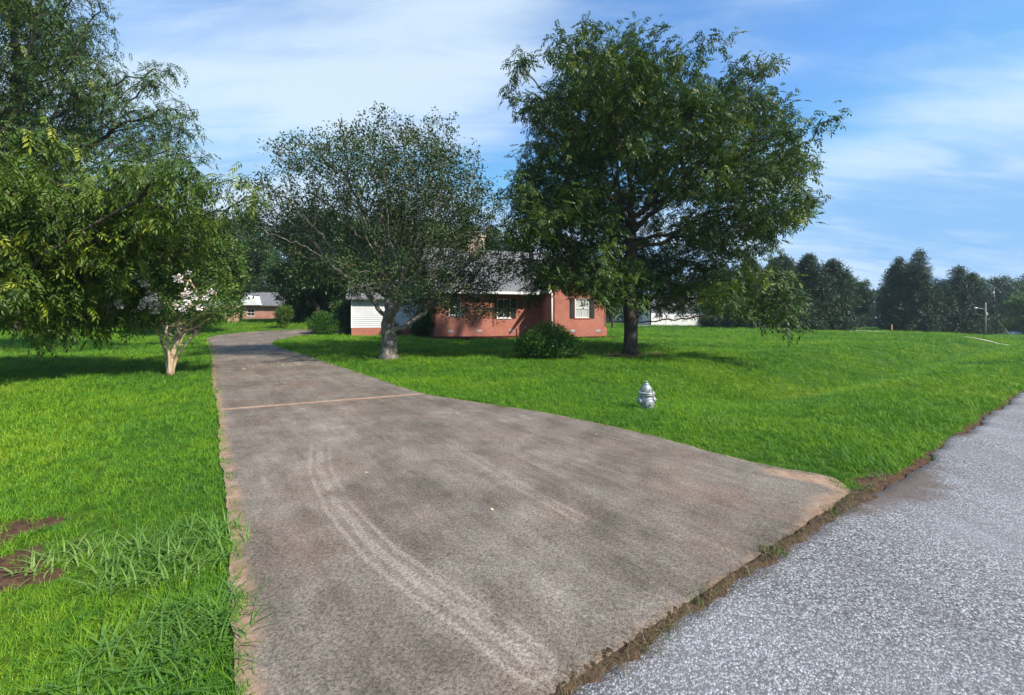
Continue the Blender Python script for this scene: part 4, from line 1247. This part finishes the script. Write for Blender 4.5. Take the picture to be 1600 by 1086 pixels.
shrub('round_bush', 'wide bushy green shrub with loose arching shoots on the lawn before the house', 'shrub', on(1.41, 16.85, -0.02), 101,
      [(0, 0, 0.72, 1.1, 0.9, 0.62), (-0.75, 0.1, 0.66, 0.62, 0.6, 0.5), (0.75, 0, 0.62, 0.62, 0.6, 0.52), (0.1, 0.1, 1.2, 0.62, 0.5, 0.32), (0.5, -0.2, 0.95, 0.5, 0.5, 0.4), (-0.3, 0, 0.35, 0.8, 0.7, 0.3), (1.05, 0, 0.35, 0.3, 0.4, 0.3)], M['bush_leaf'], 2600, 0.085, 0.034, 9, 0.13, 16)
shrub('corner_shrub', 'upright dark green shrub at the corner of the brick wall and siding', 'shrub', on(-6.7, 31.0, -0.02), 102,
      [(0, 0, 0.9, 0.85, 0.7, 0.9), (0.1, 0, 1.7, 0.55, 0.5, 0.8)], M['holly_leaf'], 1100, 0.13, 0.05, 9, 0.17, 6)
shrub('clipped_shrub', 'dense rounded dark shrub at the inner corner of the driveway bend', 'shrub', on(-16.0, 35.2, -0.02), 103,
      [(0, 0, 0.95, 1.15, 1.0, 0.95), (0.2, 0, 1.3, 0.8, 0.8, 0.6)], M['bush_leaf'], 1300, 0.11, 0.05, 9, 0.16, 6, shell=0.12)
shrub('dark_holly', 'big dark evergreen bush between the clipped shrub and the white siding', 'shrub', on(-14.0, 36.6, -0.02), 104,
      [(0, 0, 1.2, 1.4, 1.2, 1.2), (0.3, 0.3, 2.3, 1.1, 1.0, 1.0), (-0.6, 0.4, 2.0, 0.9, 0.9, 0.9)], M['holly_leaf'], 2000, 0.13, 0.055, 10, 0.18, 6, shell=0.16)
shrub('low_shrub', 'small green shrub against the brick foundation under the siding', 'shrub', on(-10.1, 34.9, -0.02), 105,
      [(0, 0, 0.5, 0.6, 0.5, 0.5), (0.1, 0, 0.8, 0.4, 0.4, 0.4)], M['bush_leaf'], 500, 0.11, 0.045, 8, 0.14, 5)
shrub('leaning_shrub', 'lone light green shrub on the grass beyond the driveway bend', 'shrub', on(-21.9, 39.8, -0.02), 106,
      [(0, 0, 0.8, 0.5, 0.5, 0.75), (0.15, 0, 1.6, 0.75, 0.65, 0.65), (-0.1, 0, 1.3, 0.6, 0.6, 0.6)], M['bright_leaf'], 1000, 0.12, 0.05, 9, 0.15, 6)
shrub('garage_shrub', 'small rounded shrub beside the white garage door', 'shrub', on(30.6, 63.2, -0.02), 107,
      [(0, 0, 0.7, 1.1, 0.9, 0.8), (1.4, 0.2, 0.5, 1.0, 0.8, 0.5)], M['woods_leaf'], 900, 0.18, 0.08, 9, 0.22, 5)
GU = 'undergrowth shrubs below the wood'
LU = 'dark undergrowth shrub along the foot of the wood'
u0 = shrub('undergrowth_shrub', LU, 'shrub', on(-47.0, 47.0, -0.02), 108,
      [(0, 0, 1.3, 2.4, 1.4, 1.4), (1.2, 0.2, 2.2, 1.5, 1.2, 1.2), (-1.4, 0.1, 1.7, 1.4, 1.2, 1.1)], M['woods_leaf'], 1700, 0.22, 0.10, 10, 0.30, 6, GU, shell=0.25)
for k, (x, y, s, rz) in enumerate([(-41, 41, 1.1, 1.0), (-45.5, 40.5, 1.0, 2.5), (-50.5, 41.5, 1.2, 3.1), (-56, 42, 1.2, 0.4), (-38, 43, 1.0, 4.0), (-24.5, 49, 1.2, 5.2), (-20, 50, 1.25, 0.9), (-16, 50, 1.2, 2.0), (-62, 43, 1.3, 1.8)]):
    dup(u0, on(x, y, -0.02), rz, s)

# ------------------------------------------------------------------ fire hydrant
hx, hy_ = 2.59, 8.02
hy = thing('fire_hydrant', 'silver painted fire hydrant sunk in the grass beside the driveway', 'fire hydrant', (hx, hy_, h(hx, hy_) - 0.10), R(8))
MB().lathe([(0.105, 0), (0.105, 0.12), (0.10, 0.13), (0.10, 0.20), (0.118, 0.24), (0.122, 0.32), (0.112, 0.36), (0.098, 0.385), (0.098, 0.40)], 32).build('barrel', M['silver'], hy)
MB().lathe([(0.150, 0.40), (0.155, 0.405), (0.155, 0.422), (0.150, 0.427)], 32).build('lower_flange', M['silver'], hy)
MB().lathe([(0.158, 0.432), (0.163, 0.437), (0.163, 0.452), (0.155, 0.458)], 32).build('upper_flange', M['silver'], hy)
MB().lathe([(0.100, 0.458), (0.102, 0.49), (0.096, 0.53), (0.080, 0.565), (0.056, 0.59), (0.044, 0.598)], 32).build('bonnet', M['silver'], hy)
for k in range(8):
    a = k * math.pi / 4 + 0.2
    b = MB().add([(0.098, -0.008, 0.458), (0.112, -0.008, 0.458), (0.106, -0.007, 0.53), (0.062, -0.006, 0.592), (0.050, -0.006, 0.592), (0.098, 0.008, 0.458), (0.112, 0.008, 0.458), (0.106, 0.007, 0.53), (0.062, 0.006, 0.592), (0.050, 0.006, 0.592)],
                 [(0, 1, 2, 3, 4), (9, 8, 7, 6, 5), (1, 6, 7, 2), (2, 7, 8, 3), (3, 8, 9, 4)])
    o = b.build('bonnet_rib', M['silver'], hy); o.rotation_euler = (0, 0, a)
MB().lathe([(0.046, 0.597), (0.048, 0.60), (0.046, 0.622), (0.030, 0.628)], 20).lathe([(0.024, 0.625), (0.022, 0.66), (0.012, 0.672)], 5).build('operating_nut', M['silver'], hy)
for k in range(8):
    a = k * math.pi / 4
    MB().lathe([(0.011, 0.392), (0.011, 0.468)], 6, Matrix.Translation((0.138 * math.cos(a), 0.138 * math.sin(a), 0))).build('bolt', M['silver'], hy)
for az, rr, ln, z, cr_ in ((0, 0.058, 0.175, 0.30, 0.066), (math.pi, 0.058, 0.175, 0.30, 0.066), (-math.pi / 2 - 0.05, 0.075, 0.185, 0.245, 0.086)):
    Mx = Matrix.Rotation(az, 4, 'Z') @ Matrix.Translation((0, 0, z)) @ Matrix.Rotation(math.pi / 2, 4, 'Y')
    nz = MB().lathe([(rr, 0.05), (rr, ln - 0.05)], 24, Mx).build('nozzle', M['silver'], hy)
    MB().lathe([(cr_, ln - 0.055), (cr_ + 0.004, ln - 0.05), (cr_ + 0.004, ln - 0.02), (cr_ * 0.9, ln - 0.008), (cr_ * 0.45, ln)], 24, Mx).lathe([(0.022, ln - 0.002), (0.018, ln + 0.028)], 5, Mx).build('nozzle_cap', M['silver'], nz)

# ------------------------------------------------------------------ poles, post and far cars
x, y = 79.0, 68.0
up_ = thing('utility_pole', 'tall dark wooden utility pole standing against the far wood', 'utility pole', (x, y, h(x, y) - 0.2))
MB().tube([(0, 0, 0), (-0.15, 0, 4), (-0.35, 0, 8.1)], [0.19, 0.165, 0.13], 12).build('pole', M['pole_wood'], up_)
MB().box(-0.95, 0.25, -0.06, 0.06, 7.55, 7.67).build('crossarm', M['pole_wood'], up_)
for dx in (-0.85, -0.6, 0.1):
    MB().lathe([(0.03, 7.67), (0.05, 7.72), (0.035, 7.78), (0.05, 7.83), (0.02, 7.87)], 10, Matrix.Translation((dx, 0, 0))).build('insulator', M['grey_metal'], up_)
MB().lathe([(0.17, 6.4), (0.19, 6.45), (0.19, 7.1), (0.12, 7.2)], 14, Matrix.Translation((-0.5, -0.1, 0))).build('transformer', M['grey_metal'], up_)
x, y = 70.8, 62.2
lp = thing('lamp_pole', 'pale wooden lamp pole with a short arm and white lamp at the lawn edge', 'lamp pole', (x, y, h(x, y) - 0.1))
MB().tube([(0, 0, 0), (0, 0, 5.1)], [0.11, 0.085], 12).build('pole', M['pale_pole'], lp)
am = MB().tube([(0, 0, 4.0), (-0.6, 0, 4.2), (-1.25, 0, 4.28)], [0.03, 0.03, 0.03], 8).build('lamp_arm', M['grey_metal'], lp)
MB().lathe([(0.05, 0), (0.12, 0.04), (0.14, 0.12), (0.06, 0.45), (0.03, 0.5)], 14, Matrix.Translation((-1.65, 0, 4.27)) @ Matrix.Rotation(math.pi / 2, 4, 'Y')).build('lamp_head', M['lamp_lens'], am)
MB().box(-0.14, 0.14, -0.20, -0.10, 3.2, 3.6).build('meter_box', M['grey_metal'], lp)
x, y = 58.6, 64.2
mp_ = thing('marker_post', 'short tan marker post at the lawn edge before the cedars', 'post', (x, y, h(x, y) - 0.1))
MB().box(-0.07, 0.07, -0.07, 0.07, 0, 1.05).add([(-0.07, -0.07, 1.05), (0.07, -0.07, 1.05), (0.07, 0.07, 1.05), (-0.07, 0.07, 1.05), (0, 0, 1.13)], [(0, 1, 4), (1, 2, 4), (2, 3, 4), (3, 0, 4)]).build('post', M['tan_brick'], mp_)
x, y = 78.5, 65.8
lpst = thing('leaning_post', 'weathered post leaning over beside the parked cars', 'post', (x, y, h(x, y) - 0.15))
MB().tube([(0.3, 0, 0), (-0.75, 0, 1.35)], [0.09, 0.08], 10).build('post', M['pale_pole'], lpst)
MB().tube([(0.0, 0.02, 0.385), (0.12, 0.5, 0)], [0.05, 0.05], 8).build('brace', M['pale_pole'], lpst)

def car(label, loc, rotz, paint):
    root = thing('parked_car', label, 'car', loc, rotz)
    prof = [(-2.15, 0.35), (-2.2, 0.75), (-1.9, 0.92), (-1.2, 0.98), (1.0, 0.98), (1.95, 0.84), (2.2, 0.62), (2.18, 0.35)]
    cabin = [(-1.75, 0.95), (-1.35, 1.38), (-0.9, 1.46), (0.2, 1.44), (0.95, 0.98)]
    def loft(pr, w0, w1):
        vs_ = []
        zmax = max(p_[1] for p_ in pr)
        for sgn in (-1, 1):
            for (xx, zz) in pr:
                w = w0 + (w1 - w0) * max(0, (zz - 0.6) / (zmax - 0.6 + 1e-6)) if zz > 0.6 else w0
                vs_.append((xx, sgn * w, zz))
        n = len(pr)
        fs_ = [tuple(range(n)), tuple(2 * n - 1 - i for i in range(n))]
        fs_ += [(i, n + i, n + (i + 1) % n, (i + 1) % n) for i in range(n)]
        return MB().add(vs_, fs_)
    bo = loft(prof, 0.88, 0.82).build('body', paint, root)
    loft(cabin, 0.80, 0.60).build('roof', paint, root)
    for sgn in (-1, 1):
        MB().add([(-1.4, sgn * 0.765, 1.03), (0.55, sgn * 0.765, 1.03), (0.1, sgn * 0.655, 1.36), (-1.1, sgn * 0.655, 1.36)], [(0, 1, 2, 3)]).build('side_window', M['glass'], root)
        for xx in (-1.35, 1.35):
            Mx = Matrix.Translation((xx, sgn * 0.80, 0.33)) @ Matrix.Rotation(math.pi / 2, 4, 'X')
            wh = MB().lathe([(0.20, -0.10), (0.33, -0.10), (0.34, 0), (0.33, 0.10), (0.20, 0.10)], 20, Mx).build('wheel', M['rubber'], root)
            MB().lathe([(0.20, -0.09), (0.20, 0.09)], 16, Mx).build('rim', M['grey_metal'], wh)
        MB().box(2.12, 2.2, sgn * 0.62 - 0.16, sgn * 0.62 + 0.16, 0.60, 0.74).build('headlight', M['lamp_lens'], root)
    MB().add([(0.98, -0.70, 1.0), (0.98, 0.70, 1.0), (0.24, 0.60, 1.44), (0.24, -0.60, 1.44)], [(0, 1, 2, 3)]).build('windscreen', M['glass'], root)
    return root
car('white car parked below the dome-shaped tree', on(97.0, 79.0, 0.0), R(190), M['car_white'])
car('silver car parked beside the leaning post', on(89.8, 75.5, 0.0), R(255), M['car_grey'])

# ------------------------------------------------------------------ small things on the driveway
rng = np.random.default_rng(200)
lv = MB().add([(-0.05, 0, 0.012), (0, 0.03, 0.004), (0.06, 0, 0.018), (0, -0.03, 0.004), (0, 0, 0.0), (0.08, 0.004, 0.014)], [(0, 4, 1), (1, 4, 2), (2, 4, 3), (3, 4, 0)]).mesh('fallen_leaf')
lv.materials.append(M['fallen'])
spots = [(-8.6 + rng.normal(0, 0.55), 14.6 + rng.normal(0, 0.75), rng.uniform(0.9, 1.6)) for _ in range(15)]
spots += [(-0.17, 3.59, 0.5), (-1.56, 4.46, 0.5), (-0.94, 7.22, 0.7), (1.2, 5.9, 0.5), (-4.2, 8.9, 0.8), (-6.1, 12.2, 0.8)]
for x, y, s in spots:
    o = link('fallen_leaf', lv, None, None, (x, y, h(x, y) + 0.044))
    o.rotation_euler = (0, 0, rng.random() * 6.28); o.scale = (s, s, s)
    tag(o, 'small pale fallen leaf lying flat on the concrete driveway', 'leaf', 'fallen leaves on the driveway')

# coarse clumps of wide-bladed grass
def blades(rng, n, spread, hmin, hmax, w, lean, seg=3):
    V = []; F = []; T = []
    for k in range(n):
        a = rng.random() * 6.28; r = spread * rng.random() ** 0.6
        o = np.array([r * math.cos(a), r * math.sin(a), -0.01])
        az = rng.random() * 6.28
        d = np.array([math.cos(az), math.sin(az), 0]); s = np.array([-d[1], d[0], 0])
        L = rng.uniform(hmin, hmax); ln = lean * rng.uniform(0.3, 1.2)
        b0 = len(V); tt = rng.random()
        for j in range(seg + 1):
            t = j / seg
            c = o + np.array([0, 0, 1]) * L * (t - 0.35 * ln * t * t) + d * L * ln * t * t
            ww = w * (1 - t) ** 0.7 * 0.5 + (0.0003 if j == seg else 0)
            V += [c - s * ww, c + s * ww]; T += [tt, tt]
        for j in range(seg): F.append((b0 + 2 * j, b0 + 2 * j + 1, b0 + 2 * j + 3, b0 + 2 * j + 2))
    return np.array(V), np.array(F), np.array(T)
clumps = [('broad clump of long pale grass blades spilling over the driveway edge', (-2.4, 2.95), 420, 0.46, 0.13, 0.27), ('clump of long grass at the bottom of the lawn by the driveway edge', (-1.75, 2.12), 320, 0.38, 0.13, 0.26),
          ('bluish grass clump beside the bare red soil', (-3.15, 2.95), 120, 0.26, 0.10, 0.19), ('dark grass clump in the lawn dip beside the fire hydrant', (3.45, 6.75), 170, 0.42, 0.10, 0.17),
          ('pale grass clump on the lawn tip where driveway meets road', (4.15, 5.0), 150, 0.36, 0.10, 0.17), ('ragged grass tuft around the base of the fire hydrant', (2.62, 7.92), 130, 0.24, 0.10, 0.20)]
for k, (lab, (x, y), n, sp_, h0, h1) in enumerate(clumps):
    V, F, T = blades(np.random.default_rng(300 + k), n, sp_, h0 * 0.8, h1 * 0.9, 0.013, 1.4, 4)
    o = link('grass_clump', quad_mesh('grass_clump', V, F, False, {'tint': T}), M['coarse'], None, (x, y, h(x, y)))
    tag(o, lab, 'grass clump', 'coarse grass clumps')
weeds = [('green weed tuft rooted in the seam between driveway and road', (1.85, 2.96)), ('tiny weed tuft near the seam end by the clay corner', (2.75, 3.58)), ('green weed tuft in the seam toward the road bottom', (1.12, 2.46))]
for k, (lab, (x, y)) in enumerate(weeds):
    V, F, T = blades(np.random.default_rng(330 + k), 60 - 15 * k, 0.09, 0.02, 0.06, 0.006, 1.0, 3)
    o = link('weed', quad_mesh('weed', V, F, False, {'tint': T}), M['bush_leaf'], None, (x, y, h(x, y) + 0.045))
    tag(o, lab, 'weed', 'weeds in the driveway seam')
# dead blades and litter caught in the seam
rng = np.random.default_rng(350)
VV, FF, TT = [], [], []; off = 0
for k in range(300):
    t = (rng.uniform(-1.0, 4.3) if k % 3 else rng.choice([-0.2, 0.5, 0.75, 1.3, 1.9, 2.2, 2.9]) + rng.normal(0, 0.10)) if k < 230 else rng.uniform(3.0, 4.6)
    ee = rng.normal(0.0, 0.035) + (0.10 * max(0, t - 3.0) * rng.random())
    x, y = road_xy(ee, t)
    V, F, T = blades(rng, 5, 0.03, 0.02, 0.06, 0.004, 2.2, 3)
    VV.append(V + np.array([x, y, h(x, y) + 0.045])); FF.append(F + off); TT.append(T); off += len(V)
tag(link('seam_litter', quad_mesh('seam_litter', np.concatenate(VV), np.concatenate(FF), False, {'tint': np.concatenate(TT)}), M['dead_grass']),
    'dry dead grass and litter caught in the seam between driveway and road', 'grass litter', None, 'stuff')

# ------------------------------------------------------------------ lawn grass
src = bpy.data.collections.new('grass_tufts')
rng = np.random.default_rng(400)
for k in range(8):
    V, F, T = blades(rng, 15, 0.055, 0.035, 0.085, 0.0058, 0.9, 2)
    m = quad_mesh('tuft', V, F, False, {'tint': T}); m.materials.append(M['grass'])
    o = bpy.data.objects.new('tuft_%d' % k, m); src.objects.link(o)
def grass_points():
    rng = np.random.default_rng(401)
    Rm = 140.0; D0 = 1500.0; r0 = 3.6
    amax = R(64)
    n = int(D0 * 2 * amax * r0 ** 2 / 2 * math.log(1 + (Rm / r0) ** 2))
    u = rng.random(n)
    r = r0 * np.sqrt(np.exp(u * math.log(1 + (Rm / r0) ** 2)) - 1)
    a = rng.uniform(-amax, amax, n)
    x, y = r * np.sin(a), r * np.cos(a) - 0.6
    e, t = road_et(x, y)
    edge = 0.05 + 0.05 * np.sin(t * 2.1) + 0.04 * np.sin(t * 7.3)
    keep = (e > np.where(t > 3.3, edge - 0.07, 0.12))
    inside = in_poly(x, y, DRIVE_POLY)
    dre = np.minimum(seg_dist(x, y, RAIL_L), seg_dist(x, y, RAIL_R))
    keep &= ~(inside & (dre > 0.035 + 0.03 * np.sin(x * 9) * np.sin(y * 7)))
    keep &= ~in_poly(x, y, np.array(MULCH))
    keep &= ~in_poly(x, y, np.array([hl(-6.2, 5.2), hl(0, 5.2), hl(0, -0.4), hl(8.6, -0.2), hl(8.6, -2.6), hl(13.1, -2.6), hl(13.1, 9.8), hl(-6.2, 9.8)]))
    keep &= ~((np.abs(x - gx - 0.3) < 5.6) & (y > gy) & (y < gy + 8))
    keep &= seg_dist(x, y, [(18, 63.0), (25, 63.2), (33, 62.4), (42, 60.0), (52, 57.0)]) > 2.1
    keep &= seg_dist(x, y, [(41.0, 38.2), (44, 36.4), (52, 34.0), (62, 33.0)]) > 0.7
    keep &= np.hypot(x + 5.16, y - 17.37) > 0.36
    keep &= np.hypot(x - 5.38, y - 18.91) > 0.32
    keep &= rng.random(n) > np.clip(bareness(x, y) * 1.25 - 0.1, 0, 0.97)
    x, y, r = x[keep], y[keep], r[keep]
    z = H(x, y) + 0.02 * in_poly(x, y, DRIVE_POLY)
    d = seg_dist(x, y, RAIL_L)
    s = np.clip(r / 5.0, 1, 12) ** 0.62 * rng.uniform(0.7, 1.2, len(x))
    s *= 1 + 0.25 * np.sin(x * 1.7) * np.sin(y * 1.3 + 1)
    m = bpy.data.meshes.new('grass')
    m.vertices.add(len(x))
    m.vertices.foreach_set('co', np.stack([x, y, z], 1).astype(np.float32).ravel())
    at = m.attributes.new('size', 'FLOAT', 'POINT'); at.data.foreach_set('value', s.astype(np.float32))
    at = m.attributes.new('turn', 'FLOAT_VECTOR', 'POINT')
    at.data.foreach_set('vector', np.stack([rng.normal(0, 0.12, len(x)), rng.normal(0, 0.12, len(x)), rng.random(len(x)) * 6.28], 1).astype(np.float32).ravel())
    m.update()
    return m
go = link('grass', grass_points(), M['grass'])
tag(go, 'short bright green lawn grass', 'grass', None, 'stuff')
ng = bpy.data.node_groups.new('grass_scatter', 'GeometryNodeTree')
ng.interface.new_socket('Geometry', in_out='INPUT', socket_type='NodeSocketGeometry')
ng.interface.new_socket('Geometry', in_out='OUTPUT', socket_type='NodeSocketGeometry')
gi = ng.nodes.new('NodeGroupInput'); gout = ng.nodes.new('NodeGroupOutput')
iop = ng.nodes.new('GeometryNodeInstanceOnPoints')
ci = ng.nodes.new('GeometryNodeCollectionInfo')
ci.inputs['Collection'].default_value = src
ci.inputs['Separate Children'].default_value = True
ci.inputs['Reset Children'].default_value = True
na = ng.nodes.new('GeometryNodeInputNamedAttribute'); na.data_type = 'FLOAT'; na.inputs['Name'].default_value = 'size'
nr = ng.nodes.new('GeometryNodeInputNamedAttribute'); nr.data_type = 'FLOAT_VECTOR'; nr.inputs['Name'].default_value = 'turn'
er = ng.nodes.new('FunctionNodeEulerToRotation')
ng.links.new(gi.outputs[0], iop.inputs['Points'])
ng.links.new(ci.outputs[0], iop.inputs['Instance'])
iop.inputs['Pick Instance'].default_value = True
ng.links.new(na.outputs[0], iop.inputs['Scale'])
ng.links.new(nr.outputs[0], er.inputs[0])
ng.links.new(er.outputs[0], iop.inputs['Rotation'])
ng.links.new(iop.outputs[0], gout.inputs[0])
md = go.modifiers.new('scatter', 'NODES'); md.node_group = ng

# ------------------------------------------------------------------ summer air
N = Nodes('haze_air')
N.n.remove(N.p)
pv = N.new('ShaderNodeVolumePrincipled')
pv.inputs['Color'].default_value = (0.72, 0.88, 1.0, 1)
pv.inputs['Density'].default_value = 0.0004
pv.inputs['Anisotropy'].default_value = 0.2
N.l.new(pv.outputs[0], N.out.inputs['Volume'])
tag(MB().box(-460, 460, -440, 460, -8, 24).build('haze', N.m), 'thin pale summer haze in the air over the lawns', 'haze', None, 'stuff')
